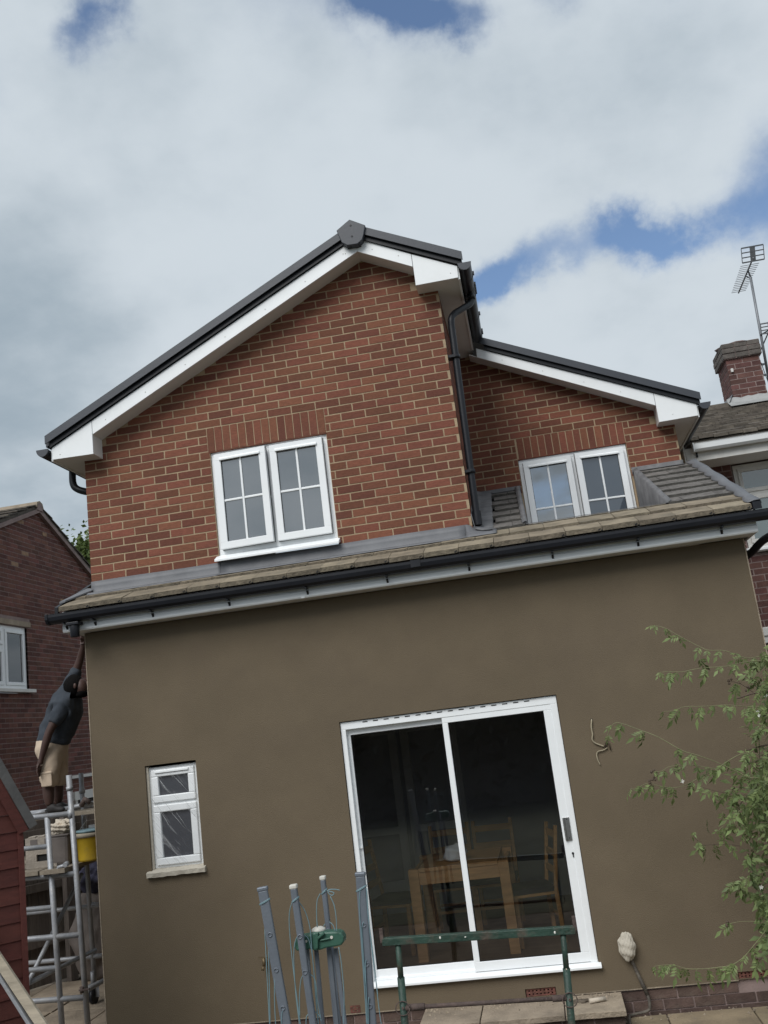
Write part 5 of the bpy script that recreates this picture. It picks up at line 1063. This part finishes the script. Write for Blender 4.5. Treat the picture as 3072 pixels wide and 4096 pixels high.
def person():
    P = lambda x, y, yy: at(80 + x * .3842, 2500 + y * .3842, yy)
    Yc = 1.50; nr_, fr_ = Yc - .17, Yc + .13
    feet = P(300, 2010, Yc)
    hip = P(345, 1225, Yc); waist = P(375, 1110, Yc); belly = P(440, 950, Yc); chest = P(495, 790, Yc); neck = P(535, 690, Yc); head = P(590, 640, Yc - .04)
    nsh, nel, nwr, nha = P(440, 850, nr_ - .02), P(300, 1120, nr_ - .06), P(222, 1385, nr_ - .06), P(205, 1460, nr_ - .06)
    fsh, fel, fwr, fha = P(545, 590, fr_), P(632, 345, fr_ - .05), P(655, 215, fr_ - .1), P(655, 165, fr_ - .11)
    nhip, nkn, nan = P(310, 1330, nr_ + .07), P(295, 1720, nr_ + .07), P(312, 1990, nr_ + .07)
    fhip, fkn, fan = P(390, 1330, fr_ - .02), P(395, 1720, fr_ - .02), P(400, 1960, fr_ - .02)
    ft = 1.745
    nan.z = ft + .075; fan.z = ft + .075
    mid = lambda a, c, t: a.lerp(c, t)
    nodes = [(hip, .085), (waist, .085), (belly, .09), (chest, .09), (neck, .052), (head, .085), (mid(neck, head, .5), .066),
             (nsh, .062), (mid(nsh, nel, .5), .052), (nel, .043), (mid(nel, nwr, .4), .043), (nwr, .027), (nha, .032),
             (fsh, .058), (mid(fsh, fel, .5), .050), (fel, .042), (mid(fel, fwr, .4), .041), (fwr, .027), (fha, .030),
             (nhip, .098), (mid(nhip, nkn, .5), .085), (nkn, .060), (mid(nkn, nan, .35), .062), (nan, .036),
             (fhip, .098), (mid(fhip, fkn, .5), .085), (fkn, .060), (mid(fkn, fan, .35), .062), (fan, .036)]
    edges = [(0, 1), (1, 2), (2, 3), (3, 4), (4, 6), (6, 5), (3, 7), (7, 8), (8, 9), (9, 10), (10, 11), (11, 12), (3, 13), (13, 14), (14, 15), (15, 16), (16, 17), (17, 18), (0, 19), (19, 20), (20, 21), (21, 22), (22, 23), (0, 24), (24, 25), (25, 26), (26, 27), (27, 28)]
    base = (feet.x, Yc, ft)
    o = skin('person', nodes, edges, 'skin', None, 2, base); tag(o, 'person in dark grey shirt and beige shorts reaching up under the eaves', 'person')
    # hands
    def hand(c, d, side, palm, curl, nm):
        d = d.normalized(); side = side.normalized(); nrm = d.cross(side).normalized(); ns = [(c - d * .02, (.020, .030)), (c + d * .035, (.016, .036))]; ed = [(0, 1)]
        for k, (off, ln) in enumerate(((-.030, .060), (-.010, .068), (.010, .064), (.028, .052))):
            s0 = c + d * .045 + side * off; s1 = s0 + d * ln * .5 + nrm * curl * .3; s2 = s0 + d * ln + nrm * curl; i0 = len(ns); ns += [(s0, .0095), (s1, .0088), (s2, .0075)]; ed += [(1, i0), (i0, i0 + 1), (i0 + 1, i0 + 2)]
        i0 = len(ns); ns += [(c + side * -.036 + d * .005, .011), (c + side * -.058 + d * .035 + nrm * curl * .4, .009)]; ed += [(0, i0), (i0, i0 + 1)]
        skin(nm, ns, ed, 'skin', o, 1)
    hand(nha, nha - nwr, Vector((0, 1, 0)), 1, .03, 'hand'); hand(fha, fha - fwr, Vector((0, 1, 0)), 1, -.01, 'hand')
    # shirt
    ex = .022
    sn = [(hip + Vector((.005, 0, -.045)), (.165, .188)), (hip + Vector((.012, 0, .035)), (.172, .190)), (waist, (.168, .195)), (belly + Vector((.035, 0, 0)), (.175, .200)), (chest, (.150, .190)), (mid(chest, neck, .72), (.078, .10)),
          (nsh, .088), (mid(nsh, nel, .45), .076), (mid(nsh, nel, .72), .070), (fsh, .082), (mid(fsh, fel, .40), .068), (mid(fsh, fel, .62), .060)]
    skin('shirt', sn, [(0, 1), (1, 2), (2, 3), (3, 4), (4, 5), (4, 6), (6, 7), (7, 8), (4, 9), (9, 10), (10, 11)], 'shirt', o, 3, crease=(.035, .10))
    # shorts
    hm = P(300, 1705, nr_ + .07); hf = P(400, 1700, fr_ - .02)
    sh = [(hip + Vector((-.004, 0, .07)), (.160, .180)), (hip + Vector((-.01, 0, .02)), (.168, .185)), (hip + Vector((-.01, 0, -.08)), (.165, .185)), (nhip + Vector((0, 0, -.05)), .120), (mid(nhip, hm, .55), .112), (hm, .100), (fhip + Vector((0, 0, -.05)), .118), (mid(fhip, hf, .55), .108), (hf, .095)]
    skin('shorts', sh, [(0, 1), (1, 2), (2, 3), (3, 4), (4, 5), (2, 6), (6, 7), (7, 8)], 'shorts', o, 3, crease=(.028, .09))
    pk = mid(nhip, hm, .72); b = MB(); b.box(pk.x - .035, pk.x + .085, pk.y - .108, pk.y - .085, pk.z - .075, pk.z + .06); b.box(pk.x - .04, pk.x + .09, pk.y - .112, pk.y - .09, pk.z + .045, pk.z + .075); b.build('cargo_pocket', 'shorts', o, .012)
    # head: short hair, ear, nose and brow turned to the wall
    lump('hair', head + Vector((-.026, -.004, .006)), (.112, .106, .122), 'hair', 41, o, amp=.03, sub=3)
    lump('face', head + Vector((.050, -.004, -.02)), (.072, .078, .095), 'skin', 42, o, amp=.02, sub=3)
    lump('ear', head + Vector((.030, -.100, .000)), (.018, .012, .030), 'skin', 43, o, amp=.05, sub=2)
    b = MB(); b.tube([head + Vector((.115, -.01, .03)), head + Vector((.137, -.01, -.008)), head + Vector((.115, -.01, -.015))], [.006, .014, .008], 8); b.build('nose', 'skin', o)
    lump('beard', head + Vector((.055, -.004, -.075)), (.068, .072, .05), 'hair', 44, o, amp=.04, sub=3)
    for kk, an in (('n', nan), ('f', fan)):
        n_ = [((an.x - .045, an.y, ft + .042), (.036, .038)), ((an.x + .03, an.y, ft + .045), (.040, .038)), ((an.x + .12, an.y, ft + .036), (.036, .030)), ((an.x + .17, an.y, ft + .030), (.026, .024)), ((an.x, an.y, ft + .10), .042)]
        skin('shoe', n_, [(0, 1), (1, 2), (2, 3), (1, 4)], 'shoe', o)
person()

# ---- red shed and timbers at the left edge
sh0 = Vector((.329, -2.0, 0)); sd1 = Vector((-.707, -.707, 0)); sn1 = Vector((.707, -.707, 0))
shed = thing('garden_shed', (sh0.x - .6, sh0.y, GZ), 'red stained timber shed with grey roof edge at the left', 'shed')
def sp(s, d, z): return sh0 + sd1 * s + sn1 * d + Vector((0, 0, z))
zb = GZ + .05; k = 0
while zb < 3.2:
    top = zb + .110; smin = -.0; s_at = max(0, (zb - 1.80) / 2.08); s1 = 1.15
    if s_at < s1 - .1:
        b = MB(); b.hexa([sp(s_at, .015, zb), sp(s1, .015, zb), sp(s1, -.004, zb), sp(s_at, -.004, zb), sp(s_at, .008, top), sp(s1, .008, top), sp(s1, -.008, top), sp(s_at, -.008, top)]); b.build('shiplap_board', 'shed', shed)
    zb += .112; k += 1
b = MB(); b.hexa([sp(-.022, .026, GZ + .05), sp(.012, .026, GZ + .05), sp(.012, -.03, GZ + .05), sp(-.022, -.03, GZ + .05), sp(-.022, .026, 1.80), sp(.012, .026, 1.86), sp(.012, -.03, 1.86), sp(-.022, -.03, 1.80)]); b.build('corner_trim', 'shed', shed)
b = MB(); b.hexa([sp(.0, -.008, GZ), sp(1.2, -.008, GZ), sp(1.2, -1.2, GZ), sp(.0, -1.2, GZ), sp(.0, -.008, 1.80), sp(1.2, -.008, 1.80), sp(1.2, -1.2, 1.80), sp(.0, -1.2, 1.80)]); b.build('shed_wall', 'shed', shed)
e0, e1 = sp(-.105, .06, 1.853), sp(.62, .06, 1.853 + .725 * 2.08)
dv = (e1 - e0).normalized(); pv_ = dv.cross(sn1).normalized(); pv_ = pv_ if pv_.z > 0 else -pv_
b = MB(); w1 = .075
b.add([e0, e1, e1 - pv_ * w1, e0 - pv_ * w1 * .75, e0 - sn1 * .06, e1 - sn1 * .06, e1 - sn1 * .06 - pv_ * w1, e0 - sn1 * .06 - pv_ * w1 * .75], [(0, 1, 2, 3), (4, 7, 6, 5), (0, 3, 7, 4), (0, 4, 5, 1), (3, 2, 6, 7), (1, 5, 6, 2)]); b.build('roof_trim', 'shed_trim', shed)
b = MB(); f0_, f1_ = e0 - pv_ * .06 - sn1 * .012, e1 - pv_ * .06 - sn1 * .012; b.add([f0_, f1_, f1_ - pv_ * .05, f0_ - pv_ * .05 + Vector((-.02, 0, 0)), f0_ - sn1 * .05, f1_ - sn1 * .05, f1_ - sn1 * .05 - pv_ * .05, f0_ - sn1 * .05 - pv_ * .05], [(0, 1, 2, 3), (4, 7, 6, 5), (0, 3, 7, 4), (0, 4, 5, 1), (3, 2, 6, 7), (1, 5, 6, 2)]); b.build('bargeboard', 'shed', shed)
b = MB(); b.add([e0 - sn1 * .06, e1 - sn1 * .06, e1 - sn1 * 1.25, e0 - sn1 * 1.25, e0 - sn1 * .06 - pv_ * .05, e1 - sn1 * .06 - pv_ * .05, e1 - sn1 * 1.25 - pv_ * .05, e0 - sn1 * 1.25 - pv_ * .05], [(0, 1, 2, 3), (4, 7, 6, 5), (0, 4, 5, 1), (1, 5, 6, 2), (2, 6, 7, 3), (3, 7, 4, 0)]); b.build('shed_roof', 'shed_trim', shed)
Z2 = lambda x, y, yy: at(x * .2532, 3650 + y * .2532, yy)
def timber(p, q, w, t, lab, m='wood_pale'):
    b = MB(); e = p + (p - q).normalized() * .35; g_ = q; 
    d = (q - p); tt = (GZ - q.z) / d.z; g_ = q + d * tt + Vector((0, 0, .02)); b.rod(e if e.z < 2.4 else p, g_, w, t, (0, -1, .3)); o = b.build('timber_plank', m, None, .003, base=g_); tag(o, lab, 'timber', 'timbers leaning by the shed'); return o
timber(Z2(-20, 780, -2.25), Z2(330, 1330, -2.22), .062, .03, 'pale timber leaning against the red shed, uppermost of three')
timber(Z2(240, 1150, -2.32), Z2(660, 1790, -2.30), .058, .03, 'pale timber leaning by the shed, lowest and nearest the scaffold')
timber(Z2(-10, 1000, -2.34), Z2(480, 1790, -2.32), .020, .05, 'thin grey batten beneath the pale timbers by the shed', 'alu')

# ================================================================ FOREGROUND
# ---- builder's trestle
TY = -1.7
tr = thing('builders_trestle', (3.23, TY, GZ), 'green painted steel trestle standing in front of the patio door', 'trestle')
Tz = lambda x, y, yy=TY: at(1450 + x * .633, 3550 + y * .633, yy)
a, c = Tz(127, 342), Tz(1345, 266)
b = MB(); b.rod(a, c, .05, .046); b.build('top_bar', 'green_steel', tr, .004)
for q, e in ((a, .0), (c, -.0)): b = MB(); b.rod(q + Vector((0, -.02, 0)), q + Vector((0, -.02, .085)), .008, .022, (1, 0, 0)); b.build('end_stop', 'rust', tr)
for (x0, y0, x1, y1, ym) in ((225, 366, 268, 863, 568), (1268, 300, 1322, 863, 510)):
    u0, u1, um = Tz(x0, y0), Tz(x1, y1), Tz(x0 + (x1 - x0) * (ym - y0) / (y1 - y0), ym); dn = u1 + (u1 - u0) * ((GZ + .03 - u1.z) / (u1 - u0).z)
    b = MB(); b.tube([u0, um + (u1 - um) * .1], .0185, 12); b.build('inner_leg', 'green_steel', tr); b = MB(); b.tube([um, dn], .0235, 12); b.build('leg', 'green_steel', tr)
    b = MB(); b.tube([(um.x, TY - .026, um.z - .0), (um.x, TY + .026, um.z - .0)], .004, 6); b.build('pin_hole', 'sack', tr) if x0 > 999 else b.build('pin_hole', 'gasket', tr)
    b = MB(); b.rod(dn + Vector((0, -.32, -.02)), dn + Vector((0, .32, -.02)), .04, .03); b.build('foot', 'green_steel', tr)
    jz = Tz(x0 + (x1 - x0) * .78, 755 if x0 < 999 else 702)
    b = MB(); n = 16; b.tube([jz + Vector((.045 * math.cos(k * 6.283 / n) , -.03, .042 * math.sin(k * 6.283 / n))) for k in range(n + 1)], .0035, 5); b.build('locking_ring', 'rust', tr)
    b = MB(); b.tube([jz + Vector((0, -.03, 0)), jz + Vector((0, .03, 0))], .008, 8); b.build('locking_pin', 'rust', tr)
b = MB(); u0, u1 = Tz(272, 760), Tz(1305, 696); b.tube([u0, u0.lerp(u1, .12)], .021, 12); b.tube([u0.lerp(u1, .05), u0.lerp(u1, .9)], .0135, 12); b.tube([u0.lerp(u1, .9), u1], .0195, 12); b.build('cross_bar', 'rust', tr)
for x, y in ((490, 318), (1215, 285), (650, 313)): q = Tz(x, y, TY - .026); lump('paint_drip', q, (.006, .003, .009 if x != 650 else .004), 'petal', x, tr, amp=.1, sub=2)

# ---- folded rotary clothes airer
AY = -3.0
ar = thing('rotary_airer', (2.53, AY, GZ), 'folded rotary clothes airer with grey arms and green hub', 'clothes airer')
Az = lambda x, y, yy=AY: at(950 + x * .422, 3350 + y * .422, yy)
bot = Vector((2.60, AY, .30))
arms = [((240, 500), (462, 1768), .052, .020, -.06), ((533, 478), (718, 1768), .034, .030, -.10), ((810, 395), (962, 1768), .026, .030, .09), ((1165, 362), (1272, 1768), .050, .020, -.05)]
lines = []
for i, (t_, b_, w, dpt, dy) in enumerate(arms):
    p, q = Az(*t_, AY + dy), Az(*b_, AY + dy * .8); low = q + (q - p) * ((.02 - q.z) / (q - p).z); b = MB(); b.rod(p, low, w, dpt, (0, 1, 0)); arm = b.build('arm', 'airer', ar, .006)
    up_ = (p - q).normalized(); b = MB(); b.rod(p - up_ * .004, p + up_ * .018, w + .006, dpt + .006, (0, 1, 0)); b.build('end_cap', 'cap_pale' if i in (1, 2) else 'airer', arm, .006)
    for k in range(4 if i in (0, 3) else 2):
        c0 = p.lerp(q, (.335, .60, .88, 1.1)[k] if i in (0, 3) else (.36, .62)[k]); yy = c0.y - dpt / 2 - .002; b = MB(); n = 12; b.tube([(c0.x + .010 * math.cos(j * 6.283 / n), yy, c0.z + .010 * math.sin(j * 6.283 / n)) for j in range(n + 1)], .0028, 5); b.build('eyelet', 'airer', arm)
        lines.append((c0 + Vector((0, -dpt / 2 - .006, 0)), i))
    for s in (.0, .006):
        b = MB(); z0 = p.lerp(q, .085 + s); n = 12; b.tube([z0 + Vector(((w / 2 + .003) * math.cos(j * 6.283 / n), (dpt / 2 + .003) * math.sin(j * 6.283 / n), .012 * math.cos(j * 6.283 / n))) for j in range(n + 1)], .003, 5); b.build('line_wrap', 'line', arm)
    lines.append((p.lerp(q, .09) + Vector((0, -dpt / 2 - .004, 0)), i))
b = MB(); b.tube([(2.563, AY + .05, GZ), (2.575, AY + .05, 1.20)], .019, 14); b.build('pole', 'airer', ar); b = MB(); b.tube([(2.563, AY, GZ), (2.563, AY, GZ + .35)], .030, 14); b.build('ground_socket', 'rust', ar)
for x0, x1 in ((660, 690), (745, 800), (870, 940), (930, 1030)): b = MB(); b.rod(Az(x0, 1050, AY + .03), Az(x1, 1768, AY + .03) + Vector((0, 0, -.3)), .022, .016, (0, 1, 0)); b.build('strut', 'airer', ar, .003)
hubp = [(548, 990), (560, 940), (700, 912), (725, 895), (960, 885), (990, 900), (1012, 940), (1014, 985), (985, 1018), (940, 1028), (850, 1040), (790, 1062), (735, 1068), (700, 1050), (650, 1066), (560, 1072), (548, 1040)]
b = MB(); b.prism([(Az(x, y, AY - .035).x, Az(x, y, AY - .035).z) for x, y in hubp][::-1], 'y', AY - .05, AY + .02); hb = b.build('hub', 'airer_green', ar, .008)
b = MB(); b.rod(Az(755, 900, AY - .06), Az(752, 1050, AY - .06), .014, .02, (0, 1, 0)); b.rod(Az(820, 905, AY - .06), Az(755, 960, AY - .06), .012, .02, (0, 1, 0)); b.rod(Az(785, 975, AY - .055), Az(880, 955, AY - .055), .008, .012, (0, 1, 0)); b.build('hub_rib', 'airer_green', hb, .003)
for x, y in ((890, 948), (650, 985)): q = Az(x, y, AY - .055); b = MB(); b.tube([q, q + Vector((0, .02, 0))], .0075 if x > 700 else .006, 10); b.build('bolt', 'cap_pale', hb)
q = Az(768, 868, AY); b = MB(); b.lathe([(0, -.012), (.034, -.012), (.038, -.004), (.034, .004), (.018, .012), (0, .013)], q, 18); b.build('top_cap', 'cap_pale', ar)
# drooping lines
def cord(pts, yy=AY - .06): b = MB(); b.tube(smoothpath([Az(x, y, yy) for x, y in pts], 6), .0026, 5); b.build('line', 'line', ar)
for pts in ([(250, 630), (255, 800), (270, 1100), (290, 1500), (305, 1790)], [(305, 940), (292, 1010), (300, 1300), (310, 1790)], [(368, 1285), (352, 1360), (352, 1560), (362, 1790)], [(432, 1630), (420, 1680), (415, 1790)],
            [(515, 620), (492, 720), (495, 900), (530, 1250), (580, 1650), (600, 1790)], [(585, 615), (640, 700), (685, 850), (705, 1050), (745, 1500), (770, 1790)], [(565, 940), (540, 1020), (535, 1200), (555, 1500), (590, 1790)], [(622, 1300), (600, 1360), (588, 1500), (590, 1700)], [(620, 920), (675, 970), (712, 1150), (740, 1500), (765, 1790)], [(672, 1285), (735, 1350), (760, 1550), (790, 1720)],
            [(785, 530), (755, 600), (750, 720), (756, 850)], [(880, 560), (915, 640), (935, 760), (940, 890)], [(870, 800), (905, 830), (925, 885)], [(828, 820), (815, 845)], [(960, 1040), (985, 1200), (1010, 1500), (1005, 1790)],
            [(1165, 485), (1155, 620), (1170, 900), (1200, 1350), (1225, 1790)], [(1195, 800), (1180, 860), (1185, 1000), (1215, 1400)], [(1220, 1160), (1212, 1230), (1222, 1500), (1232, 1790)], [(1245, 1515), (1238, 1600), (1242, 1790)], [(1222, 480), (1240, 760), (1290, 1150), (1325, 1480), (1350, 1690), (1368, 1790)], [(1225, 490), (1255, 900), (1305, 1300), (1330, 1500)], [(690, 1660), (655, 1700), (650, 1790)], [(735, 1650), (775, 1690), (795, 1740)]): cord(pts)
b = MB(); b.tube(smoothpath([Az(858, 500, AY), Az(880, 492, AY), Az(930, 492, AY), Az(970, 500, AY)], 5), .0028, 5); b.tube(smoothpath([Az(850, 505, AY), Az(890, 515, AY), Az(915, 525, AY), Az(905, 545, AY), Az(880, 545, AY), Az(855, 515, AY)], 5), .0028, 5); b.build('line_knot', 'line', ar)

# ---- climbing jasmine
JY = -1.0
jm = thing('jasmine_climber', (5.75, JY, GZ), 'straggling green jasmine climber with long bare shoots at the right', 'climbing plant')
J5 = lambda x, y: (2250 + x * .4955, 2400 + y * .4955); J4 = lambda x, y: (2300 + x * .4653, 3400 + y * .4653); J6 = lambda x, y: (2760 + x * .3615, 2600 + y * .3615)
rj = random.Random(12)
def leaf_mesh(n, seed):
    rs = random.Random(seed); b = MB()
    def leaflet(o_, d, L, w, nrm):
        s = d.cross(nrm).normalized(); mid_ = o_ + d * L * .45 + nrm * L * -.06; tip_ = o_ + d * L + nrm * (-L * .22)
        b.add([o_, mid_ + s * w + nrm * w * .25, mid_, mid_ - s * w + nrm * w * .25, tip_], [(0, 1, 2), (0, 2, 3), (1, 4, 2), (2, 4, 3)], True)
    ax = Vector((1, 0, 0)); nm = Vector((0, 0, 1))
    for i in range(n):
        x = .012 + i * .015
        for s in (-1, 1): leaflet(Vector((x, 0, 0)), Vector((.55, s * .85, -.12 + rs.uniform(-.15, .15))).normalized(), .030 + .004 * i + rs.uniform(-.004, .004), .0068, nm)
    leaflet(Vector((.012 + n * .015, 0, 0)), Vector((1, rs.uniform(-.15, .15), -.2)).normalized(), .058 + rs.uniform(-.008, .012), .0115, nm)
    b.rod((0, 0, 0), (.012 + n * .015, 0, 0), .0016, .0016)
    me = bpy.data.meshes.new('leaf'); me.from_pydata(b.v, [], b.f); me.materials.append(MT['leaf']); me.polygons.foreach_set('use_smooth', [True] * len(me.polygons)); me.update(); return me
LM = [leaf_mesh(n, s) for n, s in ((2, 1), (3, 2), (3, 3), (4, 4), (2, 5))]
NLEAF = [0]
def put_leaf(p, d, size=1.0):
    o = bpy.data.objects.new('leaf', rj.choice(LM)); d = d.normalized(); link(o, jm, p); nrm = Vector((rj.gauss(0, .5), -1 + rj.gauss(0, .4), rj.gauss(.5, .5))); y_ = nrm.cross(d).normalized(); z_ = d.cross(y_).normalized()
    o.rotation_euler = Matrix((d, y_, z_)).transposed().to_euler(); o.scale = (size * rj.uniform(1.05, 1.5),) * 3; NLEAF[0] += 1
shoots = [
    ([J5(740, 205), J5(830, 228), J5(950, 295), J5(1110, 378), J5(1180, 405), J5(1300, 408), J5(1400, 440), J5(1500, 470), J5(1640, 440), J5(1720, 400)], .0028, 10, 'stem'),
    ([J5(785, 585), J5(850, 577), J5(960, 580), J5(1060, 560), J5(1180, 545), J5(1320, 535), J5(1450, 505), J5(1560, 492), J5(1640, 495)], .0028, 9, 'stem'),
    ([J5(1100, 430), J5(1115, 500), J5(1160, 545)], .002, 1, 'stem'),
    ([J5(820, 900), J5(900, 893), J5(980, 862), J5(1100, 858), J5(1200, 855), J5(1340, 848), J5(1460, 858), J5(1600, 862)], .0024, 9, 'stem'),
    ([J5(360, 1115), J5(375, 1050), J5(420, 995), J5(480, 997), J5(600, 1040), J5(770, 1105), J5(960, 1212), J5(1080, 1250), J5(1220, 1300), J5(1400, 1380), J5(1520, 1435), J5(1659, 1420), J5(1760, 1390)], .0032, 9, 'stem'),
    ([J5(735, 1385), J5(800, 1380), J5(850, 1350), J5(920, 1335), J5(960, 1328), J5(1060, 1335), J5(1200, 1358), J5(1300, 1358)], .0026, 6, 'stem'),
    ([J5(930, 1330), J5(925, 1270), J5(955, 1245)], .0018, 1, 'twig'),
    ([J5(550, 1520), J5(600, 1530), J5(640, 1498), J5(700, 1480), J5(800, 1505), J5(900, 1515), J5(1000, 1490), J5(1130, 1420), J5(1230, 1375), J5(1320, 1310), J5(1440, 1245), J5(1560, 1245), J5(1700, 1270)], .0030, 12, 'stem'),
    ([J6(410, 350), J6(480, 352), J6(560, 375), J6(640, 425), J6(720, 490), J6(760, 540)], .0028, 1, 'twig'), ([J6(560, 375), J6(500, 290), J6(440, 210)], .002, 0, 'twig'),
    ([J6(760, 1700), J6(620, 1740), J6(540, 1790), J6(530, 1900), J6(550, 2050)], .003, 6, 'stem'),
    ([J6(40, 2010), J6(60, 2080), J6(140, 2155), J6(280, 2150), J6(420, 2150), J6(560, 2170)], .0024, 5, 'twig'),
    ([J6(590, 2060), J6(610, 2010), J6(700, 1995), J6(800, 2010), J6(863, 2040)], .003, 2, 'stem'), ([J6(590, 2060), J6(640, 2120), J6(690, 2200)], .0028, 1, 'stem'),
    ([J6(310, 2010), J6(350, 1960), J6(430, 1915), J6(500, 1920), J6(540, 1960)], .002, 4, 'stem'),
    ([J6(140, 1520), J6(260, 1555), J6(400, 1580), J6(640, 1610)], .002, 5, 'twig'),
    ([J6(720, 960), J6(770, 900), J6(840, 850)], .002, 3, 'stem'), ([J6(600, 1250), J6(700, 1240), J6(780, 1200), J6(863, 1150)], .003, 3, 'twig'), ([J6(660, 1460), J6(760, 1450), J6(863, 1500)], .003, 3, 'twig'),
    ([J6(760, 900), J6(770, 1200), J6(740, 1500), J6(560, 1700), J6(540, 1950)], .0036, 8, 'twig'),
    ([J4(1300, 640), J4(1350, 628), J4(1430, 615), J4(1560, 615), J4(1700, 630)], .002, 1, 'stem'),
    ([J4(680, 1000), J4(770, 988), J4(860, 992), J4(960, 1020), J4(1100, 1022), J4(1220, 1010), J4(1340, 990), J4(1440, 930), J4(1530, 830), J4(1640, 690), J4(1720, 560)], .0032, 14, 'stem'),
    ([J4(1560, 940), J4(1659, 940)], .002, 1, 'stem'), ([J4(1320, 330), J4(1400, 280), J4(1500, 230), J4(1659, 180)], .0026, 8, 'stem'), ([J4(1480, 350), J4(1560, 380), J4(1659, 400)], .0024, 6, 'stem'),
]
for pts, r_, nl_, m in shoots:
    yy = JY + rj.uniform(-.10, .10); path = smoothpath([at(u, v, yy + .05 * math.sin(u * .01 + v * .003)) for u, v in pts], 5); b = MB(); b.tube(path, [r_ * (.55 + .45 * i / len(path)) for i in range(len(path))], 6); b.build('stem', m, jm)
    for i in range(nl_):
        t = (i + .3 + rj.uniform(-.2, .2)) / max(nl_, 1); k = min(int(t * (len(path) - 1)), len(path) - 2); p = path[k]; dr = (path[k + 1] - path[k]).normalized()
        for s in range(rj.choice((1, 2, 2))): put_leaf(p, Vector((rj.uniform(-.7, .4), rj.uniform(-.5, .3), -1 + rj.uniform(-.2, .9))) + dr * -.2, .85 if t > .15 else .5)
# denser growth near the edge of the picture
dens = [(3030, 2790, 45, 70, 26), (2990, 3180, 70, 70, 30), (3050, 3090, 40, 110, 22), (2900, 3190, 60, 45, 16), (2950, 3270, 70, 60, 22), (3040, 3330, 40, 90, 26), (3020, 3480, 55, 90, 30), (3050, 3600, 40, 90, 26), (3010, 3680, 40, 60, 14), (3050, 3780, 30, 70, 16), (2960, 3440, 40, 40, 10), (3060, 2950, 25, 60, 12), (3065, 2590, 20, 60, 10)]
for u, v, su, sv, n in dens:
    for i in range(n):
        if NLEAF[0] >= 300: break
        p = at(u + rj.gauss(0, su), v + rj.gauss(0, sv), JY + rj.uniform(-.2, .25)); put_leaf(p, Vector((rj.uniform(-1, .6), rj.uniform(-.6, .4), rj.uniform(-1.2, .5))), rj.uniform(.7, 1.1))
mass = MB()
for i in range(1900):
    u, v, su, sv, n = rj.choice(dens); u += 25; p = at(u + abs(rj.gauss(0, su * 1.1)), v + rj.gauss(0, sv * 1.15), JY + rj.uniform(-.25, .35)); d = Vector((rj.gauss(0, 1), rj.gauss(0, 1), rj.gauss(-.6, .7))).normalized(); s = rj.choice((.022, .03, .04, .055, .08)) * rj.uniform(.8, 1.2); e = d.orthogonal().normalized() * s * .21
    q = p + d * s * .5; mass.add([p, q + e, p + d * s - Vector((0, 0, s * .15)), q - e], [(0, 1, 2), (0, 2, 3)])
tag(mass.build('foliage', 'leaf_mass', jm), kind='stuff')
b = MB(); b.tube(smoothpath([(5.80, JY, GZ), (5.74, JY, .6), (5.68, JY + .05, 1.3), (5.72, JY, 2.0), (5.66, JY, 2.5)], 6), .014, 8); b.build('main_stem', 'twig', jm)
for k in range(6): b = MB(); z = .3 + k * .36; b.tube(smoothpath([(5.72, JY, z - .2), (5.45, JY + rj.uniform(-.1, .1), z), (5.2, JY + rj.uniform(-.1, .1), z + rj.uniform(-.1, .15))], 5), .006, 6); b.build('stem', 'twig', jm)
for u, v in (J5(1580, 930), J5(1575, 905), J5(1640, 770), J4(1585, 325), J4(1600, 318), J5(965, 1462)):
    p = at(u, v, JY - .08); b = MB()
    for a in range(5): an = a * 1.257; d = Vector((math.cos(an), -.4, math.sin(an))).normalized(); e = Vector((-math.sin(an), 0, math.cos(an))) * .005; b.add([p, p + d * .009 + e, p + d * .017, p + d * .009 - e], [(0, 1, 2, 3)])
    b.build('flower', 'petal', jm)
for u, v in (J5(730, 1375), J5(735, 1430), J5(715, 1455), J5(915, 1375), J4(1310, 635), J4(1575, 935), J6(640, 430), J6(440, 345), J6(800, 460)):
    for k in range(3): q = at(u + rj.uniform(-8, 8), v + rj.uniform(-10, 10), JY); lump('seed_head', q, (.009, .008, .010), 'twig', k, jm, amp=.2, sub=2)

# ---- made-up hedge behind the camera, added for reflections in the panes
hg = MB(); rs = random.Random(5)
for i in range(2600):
    p = Vector((rs.uniform(-14, 22), -17 + rs.gauss(0, .35), GZ + rs.uniform(0, 3.2) ** 1.0)); d = Vector((rs.gauss(0, 1), rs.gauss(0, 1), rs.gauss(0, 1))).normalized(); s = rs.uniform(.2, .42); e = d.orthogonal().normalized() * s * .4
    hg.add([p, p + d * s * .5 + e, p + d * s, p + d * s * .5 - e], [(0, 1, 2, 3)])
hg.box(-14, 22, -17.9, -17.5, GZ, 3.1)
tag(hg.build('reflection_hedge', mat('dull_hedge', (.075, .072, .058), .9, .4, 6)), 'unseen dark hedge added behind the camera for reflections in the glass', 'hedge', kind='stuff')
